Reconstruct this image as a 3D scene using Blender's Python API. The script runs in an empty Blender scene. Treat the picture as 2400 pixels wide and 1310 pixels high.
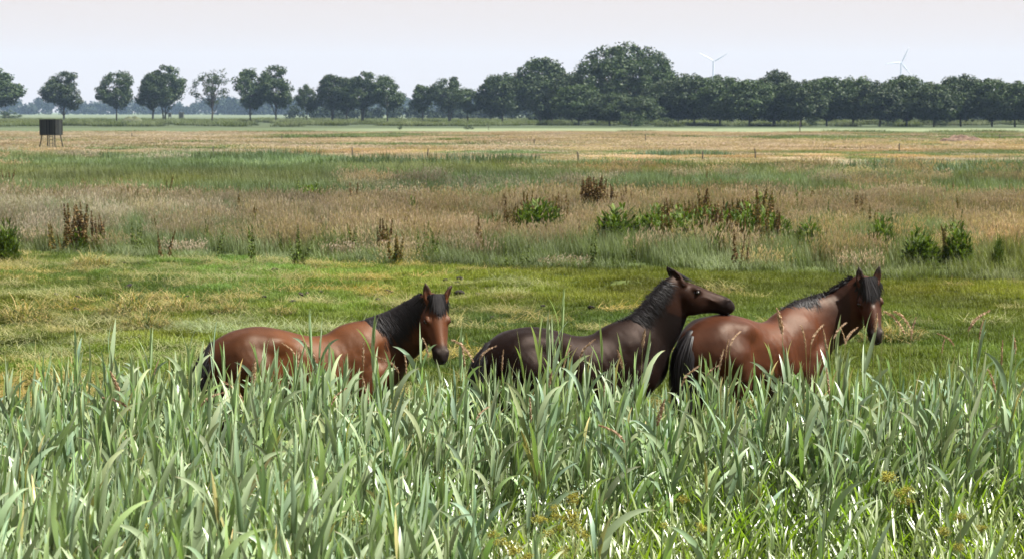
import bpy, math, random
import numpy as np
from mathutils import Vector, Matrix

# ------------------------------------------------------------------ camera, sky, sun, exposure
SC = bpy.context.scene
COL = SC.collection
R = math.radians
CAM = np.array([0.0, 0.0, 3.4])
LENS, SENSOR, PW, PH, HORIZON = 85.0, 36.0, 2400.0, 1310.0, 262.0
FPX = PW * LENS / SENSOR
PITCH = math.atan((PH / 2 - HORIZON) / FPX)
cd = bpy.data.cameras.new('camera'); cam = bpy.data.objects.new('camera', cd); COL.objects.link(cam)
cam.location = CAM; cam.rotation_euler = (math.pi / 2 - PITCH, 0, 0)
cd.lens = LENS; cd.sensor_width = SENSOR; cd.clip_start = 0.1; cd.clip_end = 20000
cd.dof.use_dof = True; cd.dof.focus_distance = 18.0; cd.dof.aperture_fstop = 8.0
SC.camera = cam

SUN_AZ, SUN_EL = R(96), R(57)        # azimuth from +Y (view direction) towards +X
w = bpy.data.worlds.new('World'); SC.world = w; w.use_nodes = True
nt = w.node_tree; bg = nt.nodes['Background']
sky = nt.nodes.new('ShaderNodeTexSky'); sky.sky_type = 'NISHITA'; sky.sun_disc = False
sky.sun_elevation = SUN_EL; sky.sun_rotation = SUN_AZ
sky.altitude = 0; sky.air_density = 0.8; sky.dust_density = 2.0; sky.ozone_density = 1.0
veil = nt.nodes.new('ShaderNodeMix'); veil.data_type = 'RGBA'; veil.inputs[0].default_value = 0.86   # thin even white cloud veil over the blue
nt.links.new(sky.outputs[0], veil.inputs[6]); veil.inputs[7].default_value = (4.26, 3.58, 3.18, 1)
nt.links.new(veil.outputs[2], bg.inputs[0]); bg.inputs[1].default_value = 0.056
sd = bpy.data.lights.new('sun', 'SUN'); sun = bpy.data.objects.new('sun', sd); COL.objects.link(sun)
sd.energy = 5.0; sd.angle = R(0.53); sd.color = (1.0, 0.95, 0.87)
SUN = Vector((math.sin(SUN_AZ) * math.cos(SUN_EL), math.cos(SUN_AZ) * math.cos(SUN_EL), math.sin(SUN_EL)))
sun.rotation_euler = SUN.to_track_quat('Z', 'Y').to_euler(); sun.location = (30, 20, 60)
vs = SC.view_settings; vs.view_transform = 'Standard'; vs.look = 'None'; vs.gamma = 1.0
vs.use_curve_mapping = False; vs.exposure = 1.88
SC.render.engine = 'CYCLES'
SC.cycles.use_denoising = True
SC.cycles.max_bounces = 6; SC.cycles.diffuse_bounces = 3; SC.cycles.glossy_bounces = 2
SC.cycles.transmission_bounces = 3; SC.cycles.volume_bounces = 1; SC.cycles.transparent_max_bounces = 4
SC.cycles.caustics_reflective = False; SC.cycles.caustics_refractive = False
SC.cycles.sample_clamp_indirect = 4.0

rng = np.random.default_rng(7)
UP = np.array([0, 0, 1.0])
CT, ST = math.cos(PITCH), math.sin(PITCH)


def ray(px, py):
    cx, cy = (px - PW / 2) / FPX, (PH / 2 - py) / FPX
    return np.array([cx, CT + cy * ST, -ST + cy * CT])


def on_ground(px, py, z=0.0):
    r = ray(px, py); s = (z - CAM[2]) / r[2]
    return CAM + r * s


def at_depth(px, py, y):
    r = ray(px, py)
    return CAM + r * (y / r[1])


# ------------------------------------------------------------------ noise and terrain
TAB = np.random.default_rng(3).random((256, 256))


def vnoise(x, y):
    xi = np.floor(x).astype(int); yi = np.floor(y).astype(int)
    fx = x - xi; fy = y - yi
    fx = fx * fx * (3 - 2 * fx); fy = fy * fy * (3 - 2 * fy)
    a = TAB[xi & 255, yi & 255]; b = TAB[(xi + 1) & 255, yi & 255]
    c = TAB[xi & 255, (yi + 1) & 255]; d = TAB[(xi + 1) & 255, (yi + 1) & 255]
    return (a * (1 - fx) + b * fx) * (1 - fy) + (c * (1 - fx) + d * fx) * fy


def fbm(x, y, o=4):
    s = 0; amp = 0.5; t = 0
    for i in range(o):
        s = s + amp * vnoise(x + 17.3 * i, y + 9.1 * i); t += amp
        x = x * 2.03; y = y * 2.03; amp *= 0.5
    return s / t


def sstep(a, b, x):
    t = np.clip((x - a) / (b - a), 0, 1)
    return t * t * (3 - 2 * t)


def edge_y(x):
    """front edge of the uncut grass: the mown strip ends along this slanting line"""
    return 52.5 - 0.42 * x + 1.6 * (fbm(x * 0.25 + 40, x * 0 + 3.3, 2) - 0.5)


def belt_y(x):
    """line where the tall green belt gives way to the low dry field"""
    return 146 - np.where(x < 0, 0.95 * x, 0.6 * x) + 10 * (fbm(x * 0.06 + 11, x * 0 + 1.7, 3) - 0.5)


def terrain(x, y):
    x = np.asarray(x, float); y = np.asarray(y, float)
    z = 1.75 * (1 - sstep(1.0, 8.0, y)) - 0.25 * np.exp(-((y - 12.0) / 2.2) ** 2)
    m = sstep(16.5, 20, y) * (1 - sstep(-3, 2, y - edge_y(x)))
    z = z + m * (0.26 * (fbm(x * 0.55, y * 0.75 + 11, 3) - 0.5) + (0.10 + 0.12 * (1 - sstep(-2, 4, x))) * (fbm(x * 1.9 + 7, y * 1.5, 3) - 0.5))
    return z


ALBEDO = 0.80        # common scale of all vertex colours, set together with the exposure


# ------------------------------------------------------------------ mesh helpers
def mk_mesh(name, V, F, mat=None, col=None, smooth=True):
    """V (n,3); F list of int arrays (m,k); col (n,3) vertex colours"""
    if not isinstance(F, (list, tuple)): F = [F]
    F = [np.asarray(f, np.int32) for f in F if len(f)]
    me = bpy.data.meshes.new(name)
    V = np.asarray(V, np.float32)
    me.vertices.add(len(V)); me.vertices.foreach_set('co', V.ravel())
    nl = sum(f.size for f in F); npoly = sum(len(f) for f in F)
    me.loops.add(nl); me.polygons.add(npoly)
    me.loops.foreach_set('vertex_index', np.concatenate([f.ravel() for f in F]))
    tot = np.concatenate([np.full(len(f), f.shape[1], np.int32) for f in F])
    st = np.concatenate([[0], np.cumsum(tot)[:-1]]).astype(np.int32)
    me.polygons.foreach_set('loop_start', st)
    me.polygons.foreach_set('use_smooth', np.full(npoly, smooth))
    if col is not None:
        a = me.color_attributes.new('col', 'FLOAT_COLOR', 'POINT')
        c = np.ones((len(V), 4), np.float32); c[:, :3] = np.asarray(col) * ALBEDO
        a.data.foreach_set('color', c.ravel())
    me.update(calc_edges=True)
    me.validate()
    if mat: me.materials.append(mat)
    return me


def obj(name, data, parent=None, loc=None, rot=None, scale=None):
    o = bpy.data.objects.new(name, data); COL.objects.link(o)
    if parent: o.parent = parent
    if loc is not None: o.location = tuple(float(v) for v in loc)
    if rot is not None: o.rotation_euler = tuple(float(v) for v in rot)
    if scale is not None: o.scale = tuple(float(v) for v in scale) if hasattr(scale, '__len__') else (scale,) * 3
    return o


def tag(o, label, cat, group=None, kind=None):
    o['label'] = label; o['category'] = cat
    if group: o['group'] = group
    if kind: o['kind'] = kind
    return o


def structure(o, label=None, cat=None):
    o['kind'] = 'structure'
    if label: o['label'] = label
    if cat: o['category'] = cat
    return o


def thing(name, label, cat, loc=(0, 0, 0), rotz=0, group=None, scale=None):
    return tag(obj(name, None, None, loc, (0, 0, rotz), scale), label, cat, group)


class MB:
    """collects vertices, faces and colours"""
    def __init__(s): s.V = []; s.F = {}; s.C = []; s.n = 0
    def add(s, V, F, c=None):
        V = np.asarray(V, float).reshape(-1, 3); F = np.asarray(F, int)
        s.F.setdefault(F.shape[1], []).append(F + s.n)
        s.V.append(V); s.n += len(V)
        if c is None: c = (1, 1, 1)
        c = np.asarray(c, float)
        s.C.append(np.tile(c, (len(V), 1)) if c.ndim == 1 else c)
    def mesh(s, name, mat=None, smooth=True):
        return mk_mesh(name, np.concatenate(s.V), [np.concatenate(v) for v in s.F.values()], mat, np.concatenate(s.C), smooth)


BOXF = np.array([[0, 3, 2, 1], [4, 5, 6, 7], [0, 1, 5, 4], [1, 2, 6, 5], [2, 3, 7, 6], [3, 0, 4, 7]])


def box_v(cx, cy, cz, sx, sy, sz):
    return np.array([[cx + a * sx / 2, cy + b * sy / 2, cz + c * sz / 2] for c in (-1, 1) for a, b in ((-1, -1), (1, -1), (1, 1), (-1, 1))])


def tube(P, rad, k=6):
    P = np.asarray(P, float); n = len(P); rad = np.broadcast_to(rad, n)
    T = np.gradient(P, axis=0); T /= np.linalg.norm(T, axis=1)[:, None] + 1e-9
    h = np.array([1.0, 0, 0]) if abs(T[0, 0]) < 0.7 else np.array([0, 1.0, 0])
    A = h - T * (T @ h)[:, None]; A /= np.linalg.norm(A, axis=1)[:, None]; B = np.cross(T, A)
    th = np.arange(k) * 2 * math.pi / k
    V = P[:, None] + rad[:, None, None] * (np.cos(th)[None, :, None] * A[:, None] + np.sin(th)[None, :, None] * B[:, None])
    i = np.arange(n - 1)[:, None] * k; j = np.arange(k)[None]; jn = (j + 1) % k
    F = np.stack([i + j, i + jn, i + k + jn, i + k + j], -1).reshape(-1, 4)
    return V.reshape(-1, 3), F


def ribbons(base, L, W, az, lean0, lean1, segs=4, prof=None, pw=1.5, fold=0.0, twist=None, roll=0.0):
    """many grass blades at once: base (n,3), the rest arrays of n. Returns V, F, t (0..1 along the blade per vertex)"""
    n = len(base); t = np.linspace(0, 1, segs + 1)
    L = np.broadcast_to(L, n); W = np.broadcast_to(W, n); az = np.broadcast_to(az, n)
    ph = lean0[:, None] + (lean1 - lean0)[:, None] * t[None] ** pw
    d = np.stack([np.cos(az), np.sin(az), 0 * az], -1)
    st = (np.sin(ph)[..., None] * d[:, None] + np.cos(ph)[..., None] * UP) * (L / segs)[:, None, None]
    P = np.concatenate([np.zeros((n, 1, 3)), np.cumsum(st[:, :-1], 1)], 1) + base[:, None]
    side = np.stack([-np.sin(az), np.cos(az), 0 * az], -1)
    S = np.repeat(side[:, None], segs + 1, 1)
    Tn = st / (np.linalg.norm(st, axis=2, keepdims=True) + 1e-9); Nn = np.cross(Tn, S)
    if twist is not None:
        tw = roll + twist[:, None, None] * t[None, :, None]
        S, Nn = S * np.cos(tw) + Nn * np.sin(tw), Nn * np.cos(tw) - S * np.sin(tw)
    pr = prof(t) if prof else (1 - t ** 2)
    hw = (W[:, None] * pr[None] / 2)[..., None]
    if fold:
        Q = np.stack([P - S * hw, P - Nn * hw * fold * 2, P + S * hw], 2); c = 3
    else:
        Q = np.stack([P - S * hw, P + S * hw], 2); c = 2
    V = Q.reshape(-1, 3)
    a = (np.arange(n)[:, None, None] * (segs + 1) + np.arange(segs)[None, :, None]) * c + np.arange(c - 1)[None, None]
    F = np.stack([a, a + 1, a + 1 + c, a + c], -1).reshape(-1, 4)
    return V, F, np.tile(np.repeat(t, c), n), np.repeat(np.arange(n), (segs + 1) * c)


# ------------------------------------------------------------------ materials
def nodes_of(name):
    m = bpy.data.materials.new(name); m.use_nodes = True
    return m, m.node_tree, m.node_tree.nodes['Principled BSDF'], m.node_tree.nodes['Material Output']


def mat_leaf(name, trans=0.3, rough=0.45, spec=0.4, tint=False, vary=0.0, tcol=(1.15, 1.25, 0.55), coat=0.0):
    m, t, p, out = nodes_of(name); N = t.nodes; K = t.links.new
    at = N.new('ShaderNodeAttribute'); at.attribute_name = 'col'
    c = at.outputs['Color']
    def mul(a, b):
        x = N.new('ShaderNodeMix'); x.data_type = 'RGBA'; x.blend_type = 'MULTIPLY'; x.inputs[0].default_value = 1
        K(a, x.inputs[6])
        if hasattr(b, 'is_output'): K(b, x.inputs[7])
        else: x.inputs[7].default_value = (*b, 1)
        return x.outputs[2]
    if tint:
        ti = N.new('ShaderNodeAttribute'); ti.attribute_type = 'INSTANCER'; ti.attribute_name = 'tint'
        c = mul(c, ti.outputs['Color'])
    if vary:
        oi = N.new('ShaderNodeObjectInfo'); mr = N.new('ShaderNodeMapRange')
        mr.inputs[3].default_value = 1 - vary; mr.inputs[4].default_value = 1 + vary
        K(oi.outputs['Random'], mr.inputs[0])
        cc = N.new('ShaderNodeCombineColor')
        for i in range(3): K(mr.outputs[0], cc.inputs[i])
        c = mul(c, cc.outputs[0])
    K(c, p.inputs['Base Color']); p.inputs['Roughness'].default_value = rough
    p.inputs['Specular IOR Level'].default_value = spec
    p.inputs['Coat Weight'].default_value = coat; p.inputs['Coat Roughness'].default_value = 0.38
    if trans > 0:
        tr = N.new('ShaderNodeBsdfTranslucent'); K(mul(c, tcol), tr.inputs[0])
        mx = N.new('ShaderNodeMixShader'); mx.inputs[0].default_value = trans
        K(p.outputs[0], mx.inputs[1]); K(tr.outputs[0], mx.inputs[2]); K(mx.outputs[0], out.inputs[0])
    return m


def mat_noise(name, c1, c2, scale=8, rough=0.8, bump=0.3, spec=0.3, stretch=(1, 1, 1), attr=False, detail=6):
    m, t, p, out = nodes_of(name); N = t.nodes; K = t.links.new
    tc = N.new('ShaderNodeTexCoord'); mp = N.new('ShaderNodeMapping'); K(tc.outputs['Object'], mp.inputs[0])
    mp.inputs['Scale'].default_value = stretch
    nz = N.new('ShaderNodeTexNoise'); nz.inputs['Scale'].default_value = scale; nz.inputs['Detail'].default_value = detail
    K(mp.outputs[0], nz.inputs['Vector'])
    rp = N.new('ShaderNodeValToRGB'); K(nz.outputs[0], rp.inputs[0])
    rp.color_ramp.elements[0].position = 0.3; rp.color_ramp.elements[1].position = 0.7
    rp.color_ramp.elements[0].color = (*c1, 1); rp.color_ramp.elements[1].color = (*c2, 1)
    c = rp.outputs[0]
    if attr:
        at = N.new('ShaderNodeAttribute'); at.attribute_name = 'col'
        x = N.new('ShaderNodeMix'); x.data_type = 'RGBA'; x.blend_type = 'MULTIPLY'; x.inputs[0].default_value = 1
        K(c, x.inputs[6]); K(at.outputs['Color'], x.inputs[7]); c = x.outputs[2]
    K(c, p.inputs['Base Color']); p.inputs['Roughness'].default_value = rough; p.inputs['Specular IOR Level'].default_value = spec
    if bump:
        b = N.new('ShaderNodeBump'); b.inputs['Strength'].default_value = bump; b.inputs['Distance'].default_value = 0.02
        K(nz.outputs[0], b.inputs['Height']); K(b.outputs[0], p.inputs['Normal'])
    return m


M_GROUND = mat_noise('soil_and_turf', (0.75, 0.75, 0.75), (1.2, 1.2, 1.2), 3.0, 0.95, 0.4, 0.1, attr=True, detail=8)
M_REED = mat_leaf('reed_leaf', 0.27, 0.46, 0.6, vary=0.2, tcol=(1.0, 1.2, 0.50), coat=0.5)
M_REEDG = mat_leaf('reed_leaf_mass', 0.27, 0.46, 0.6, tint=True, tcol=(1.0, 1.2, 0.50), coat=0.5)
M_CANARY = mat_leaf('glossy_grass', 0.42, 0.45, 1.0, tint=True, tcol=(1.35, 1.55, 0.30), coat=1.0)
M_SEED = mat_leaf('seed_head', 0.25, 0.8, 0.1, vary=0.2, tcol=(1.2, 1.0, 0.7))
M_GRASS = mat_leaf('meadow_grass', 0.35, 0.6, 0.15, tint=True)
M_TREE = mat_leaf('tree_leaf', 0.22, 0.6, 0.2, vary=0.28)
M_WOOD = mat_leaf('wood_leaf', 0.0, 0.8, 0.1)
M_WEED = mat_leaf('weed_leaf', 0.3, 0.6, 0.12, vary=0.12)
M_DOCK = mat_leaf('dock_seed', 0.1, 0.85, 0.1, vary=0.2)
M_BARK = mat_noise('bark', (0.03, 0.026, 0.022), (0.07, 0.06, 0.05), 3, 0.9, 0.5, 0.1, (1, 1, 0.25))
M_TIMBER = mat_noise('weathered_timber', (0.010, 0.013, 0.012), (0.03, 0.034, 0.03), 4, 0.85, 0.3, 0.2, (6, 6, 0.6))
M_POST = mat_noise('old_post', (0.03, 0.027, 0.023), (0.08, 0.07, 0.06), 6, 0.9, 0.3, 0.1, (4, 4, 0.5))
M_STEEL = mat_noise('turbine_paint', (0.30, 0.33, 0.37), (0.36, 0.38, 0.42), 0.4, 0.5, 0.0)
M_CLOD = mat_noise('black_clod', (0.006, 0.005, 0.005), (0.022, 0.018, 0.015), 40, 0.9, 0.6, 0.2)
M_HEAP = mat_noise('manure', (0.045, 0.03, 0.022), (0.14, 0.10, 0.075), 3.5, 0.95, 0.8, 0.1)
M_MOUND = mat_noise('grassy_mound', (0.04, 0.05, 0.03), (0.09, 0.10, 0.055), 1.2, 0.95, 0.6, 0.1)

# ------------------------------------------------------------------ field zones
def zone_color(x, y):
    """colour of the turf and stubble by zone, shade under the trees painted in"""
    n1 = fbm(x * 0.12, y * 0.05, 4); n2 = fbm(x * 0.9 + 5, y * 0.6, 3)
    e = edge_y(x)
    soil = np.array([0.035, 0.04, 0.02])
    mown = np.array([0.05, 0.068, 0.018]); straw = np.array([0.085, 0.082, 0.03]); mgreen = np.array([0.035, 0.055, 0.014])
    gr = np.array([0.075, 0.105, 0.035]); tan = np.array([0.195, 0.135, 0.102]); fg = np.array([0.068, 0.092, 0.048])
    pale = np.array([0.13, 0.16, 0.09]); far = np.array([0.09, 0.115, 0.07])
    c = np.tile(soil, x.shape + (1,))
    def mix(c, k, w): return c * (1 - w[..., None]) + k * w[..., None]
    s = np.clip(sstep(0.46, 0.66, n2 * 0.6 + n1 * 0.4 + 0.10 * (1 - sstep(20, 34, y))), 0, 1)
    m = mown * (1 - s[..., None]) + straw * s[..., None]
    g = sstep(0.45, 0.6, fbm(x * 0.3 + 31, y * 0.25, 3))
    m = mix(m, mgreen, g * 0.8)
    c = mix(c, m, sstep(16.5, 18.5, y))
    c = mix(c, gr * 0.8, sstep(-1.0, 0.5, y - e))
    t = tan_amount(x, y)
    c = mix(c, gr * (1 - t[..., None]) + tan * t[..., None], sstep(60, 70, y))
    c = mix(c, fg, sstep(372, 392, y + 50 * (n1 - 0.5)))
    b = sstep(402 - 0.10 * x, 408 - 0.10 * x, y) * (1 - sstep(482, 488, y)) * sstep(-46, -12, x)
    c = mix(c, pale, b)
    c = mix(c, fg * 0.7, sstep(488, 494, y))  # ground darker from the tree row on: shade under the trees, painted in
    c = mix(c, far, sstep(1000, 1500, y))
    return c


def tan_amount(x, y):
    """share of seeding tan grass against green grass, in broad drifts"""
    n = fbm(x * 0.045 + 3, y * 0.022 + 8, 4); n2 = fbm(x * 0.35 + 30, y * 0.12 + 2, 3)
    e = edge_y(x); k = (n - 0.5) * 1.6 + (n2 - 0.5) * 0.7
    px = x / np.maximum(y, 1) * FPX
    near = sstep(-0.5, 7, y - e) * (1 - sstep(80, 92, y + 10 * (n2 - 0.5)))        # pink seeding drift
    bl = belt_y(x)
    far = sstep(-2, 5, y - bl)
    green1 = sstep(88, 100, y) * (1 - far)  # green belt
    stripe = 0.35 * np.sin(y / 23.0 + 1.3 * n * 6) + 2.2 * (fbm(x * 0.022 + 4, y * 0.10 + 5, 4) - 0.5)
    t = near * (0.72 + k) + green1 * (0.12 + 0.6 * k) + far * (0.66 + 1.2 * k - 0.55 * sstep(225, 250, y) * (1 - sstep(310, 330, y)) * sstep(350, 800, px) - 0.35 * sstep(300, 330, y) * sstep(500, 900, px) + stripe * 0.7)
    return np.clip(t, 0, 1)


def build_ground():
    ys = np.concatenate([np.array([-60, -30, -15, -6, -2, 0]), np.arange(1, 16.5, 0.5), np.arange(16.5, 62, 0.16),
                         62 * (6500 / 62) ** np.linspace(0, 1, 170)])
    u = np.linspace(-1, 1, 181)
    cols = []
    outer = np.array([1.15, 1.6, 3, 8])
    for y in ys:
        hw = 4 + 0.27 * max(y, 10)
        mid = u * hw
        o = hw + (3000 - hw) * np.array([0.01, 0.05, 0.25, 1.0])
        cols.append(np.concatenate([-o[::-1], mid, o]))
    X = np.array(cols); Y = np.repeat(ys[:, None], X.shape[1], 1)
    Z = terrain(X, Y)
    V = np.stack([X, Y, Z], -1).reshape(-1, 3)
    nx = X.shape[1]; i = np.arange(len(ys) - 1)[:, None] * nx; j = np.arange(nx - 1)[None]
    F = np.stack([i + j, i + j + 1, i + nx + j + 1, i + nx + j], -1).reshape(-1, 4)
    c = zone_color(X.ravel(), Y.ravel())
    structure(obj('ground', mk_mesh('ground', V, F, M_GROUND, c)))


# ------------------------------------------------------------------ scattered stuff (geometry nodes)
def scatter(name, pts, rot, scl, var, tint, protos, label, cat, tilt=None):
    n = len(pts)
    me = bpy.data.meshes.new(name); me.vertices.add(n); me.vertices.foreach_set('co', np.asarray(pts, np.float32).ravel())
    def att(nm, ty, key, v):
        a = me.attributes.new(nm, ty, 'POINT'); a.data.foreach_set(key, np.ascontiguousarray(v).ravel())
    r3 = np.zeros((n, 3), np.float32); r3[:, 2] = rot
    if tilt is not None: r3[:, :2] = tilt
    att('rot', 'FLOAT_VECTOR', 'vector', r3)
    s3 = np.asarray(scl, np.float32)
    if s3.ndim == 1: s3 = np.repeat(s3[:, None], 3, 1)
    att('scl', 'FLOAT_VECTOR', 'vector', s3.astype(np.float32))
    att('var', 'INT', 'value', np.asarray(var, np.int32))
    tc = np.ones((n, 4), np.float32); tc[:, :3] = tint; att('tint', 'FLOAT_COLOR', 'color', tc)
    o = obj(name, me); tag(o, label, cat, kind='stuff')
    ng = bpy.data.node_groups.new(name, 'GeometryNodeTree')
    ng.interface.new_socket('Geometry', in_out='INPUT', socket_type='NodeSocketGeometry')
    ng.interface.new_socket('Geometry', in_out='OUTPUT', socket_type='NodeSocketGeometry')
    N = ng.nodes; K = ng.links.new
    gi = N.new('NodeGroupInput'); go = N.new('NodeGroupOutput')
    ip = N.new('GeometryNodeInstanceOnPoints'); jn = N.new('GeometryNodeJoinGeometry')
    mp = N.new('GeometryNodeMeshToPoints'); K(gi.outputs[0], mp.inputs[0]); K(mp.outputs[0], ip.inputs['Points'])
    for p in protos:
        oi = N.new('GeometryNodeObjectInfo'); oi.inputs['Object'].default_value = p
        g2 = N.new('GeometryNodeGeometryToInstance'); K(oi.outputs['Geometry'], g2.inputs[0]); K(g2.outputs[0], jn.inputs[0])
    K(jn.outputs[0], ip.inputs['Instance']); ip.inputs['Pick Instance'].default_value = True
    def na(nm, ty):
        x = N.new('GeometryNodeInputNamedAttribute'); x.data_type = ty; x.inputs['Name'].default_value = nm; return x.outputs[0]
    K(na('var', 'INT'), ip.inputs['Instance Index']); K(na('rot', 'FLOAT_VECTOR'), ip.inputs['Rotation']); K(na('scl', 'FLOAT_VECTOR'), ip.inputs['Scale'])
    K(ip.outputs[0], go.inputs[0])
    md = o.modifiers.new('scatter', 'NODES'); md.node_group = ng
    return o


def proto(name, me):
    return bpy.data.objects.new(name, me)      # mesh source only, never linked to the scene


def frustum_points(y0, y1, dens, pad=1.16, seed=0):
    """random points on the ground between two depths, a little wider than the view"""
    r = np.random.default_rng(seed)
    k = 0.5 * PW / FPX * pad
    n = int(dens * k * (y1 * y1 - y0 * y0) + 2 * 1.2 * (y1 - y0) * dens)
    y = np.sqrt(r.random(n) * (y1 * y1 - y0 * y0) + y0 * y0)
    x = (r.random(n) * 2 - 1) * (k * y + 1.2)
    return x, y, r


def patch(seed, size, nb, h, wd, kind, hs=0.25):
    """one square patch of grass: kind green | tan | mown | straw"""
    r = np.random.default_rng(seed); mb = MB()
    b = np.zeros((nb, 3)); b[:, :2] = (r.random((nb, 2)) - 0.5) * size
    L = h * (1 + hs * r.standard_normal(nb)).clip(0.4, 1.6); az = r.random(nb) * 6.28
    wind = r.random(nb) < 0.5; az[wind] = r.normal(0.2, 0.7, wind.sum())
    if kind == 'straw':
        b[:, 2] = r.random(nb) * 0.05
        V, F, t, i = ribbons(b, L, wd, az, r.normal(1.35, 0.25, nb), r.normal(1.75, 0.3, nb), 3, lambda t: 1 - 0.6 * t, 1.0)
    elif kind == 'mown':
        V, F, t, i = ribbons(b, L, wd, az, np.abs(r.normal(0.35, 0.3, nb)), np.abs(r.normal(0.9, 0.4, nb)), 2, lambda t: 1 - t ** 1.5 * 0.95)
    else:
        V, F, t, i = ribbons(b, L, wd, az, np.abs(r.normal(0.05, 0.08, nb)), np.abs(r.normal(0.45 if kind == 'tan' else 0.8, 0.3, nb)), 3,
                             (lambda t: 0.55 - 0.3 * t) if kind == 'tan' else (lambda t: 1 - t ** 2 * 0.95))
    u = r.random(nb)[i][:, None]; t = t[:, None]
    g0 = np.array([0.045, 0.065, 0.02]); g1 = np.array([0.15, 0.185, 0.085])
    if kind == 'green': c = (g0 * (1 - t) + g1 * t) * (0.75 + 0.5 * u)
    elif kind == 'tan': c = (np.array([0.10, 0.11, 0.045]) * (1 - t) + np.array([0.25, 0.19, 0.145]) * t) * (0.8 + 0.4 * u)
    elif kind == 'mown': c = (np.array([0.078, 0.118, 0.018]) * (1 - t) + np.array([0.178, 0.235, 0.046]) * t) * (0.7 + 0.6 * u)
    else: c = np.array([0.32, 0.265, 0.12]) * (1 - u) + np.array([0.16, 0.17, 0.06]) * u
    mb.add(V, F, c)
    if kind == 'tan':                                   # fluffy seed heads on top
        top = V.reshape(nb, 4, 2, 3)[:, -1].mean(1); m = nb; ph = r.random(m) * 3.14
        l = h * r.uniform(0.12, 0.22, m); w2 = wd * r.uniform(1.3, 2.4, m)
        ln = np.stack([0.25 * np.cos(az) + 0.1, 0.25 * np.sin(az), np.ones(m)], -1) * l[:, None]
        for k in (0, 1.57):
            sd = np.stack([np.cos(ph + k), np.sin(ph + k), 0 * ph], -1) * w2[:, None] / 2
            Q = np.stack([top - ln * 0.5, top + sd, top + ln * 0.6, top - sd], 1)
            cc = np.array([0.42, 0.31, 0.25]) * (0.75 + 0.5 * r.random((m, 1))) + np.array([0, 0.06, 0.02]) * r.random((m, 1))
            mb.add(Q.reshape(-1, 3), np.arange(m * 4).reshape(-1, 4), np.repeat(cc, 4, 0))
    return mb.mesh(kind + '_patch', M_GRASS)


def tints(r, n, x, y, amt=0.2, warm=0.12, f=0.25):
    a = 1 + amt * 2 * (fbm(x * f + 60, y * f * 0.7 + 20, 3) - 0.5) * 1.6 + 0.10 * r.standard_normal(n)
    wv = warm * 2 * (fbm(x * f * 0.5 + 90, y * f * 0.4 + 70, 3) - 0.5) * 1.8
    return np.stack([a * (1 + wv), a, a * (1 - wv)], -1).clip(0.35, 1.8)


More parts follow.
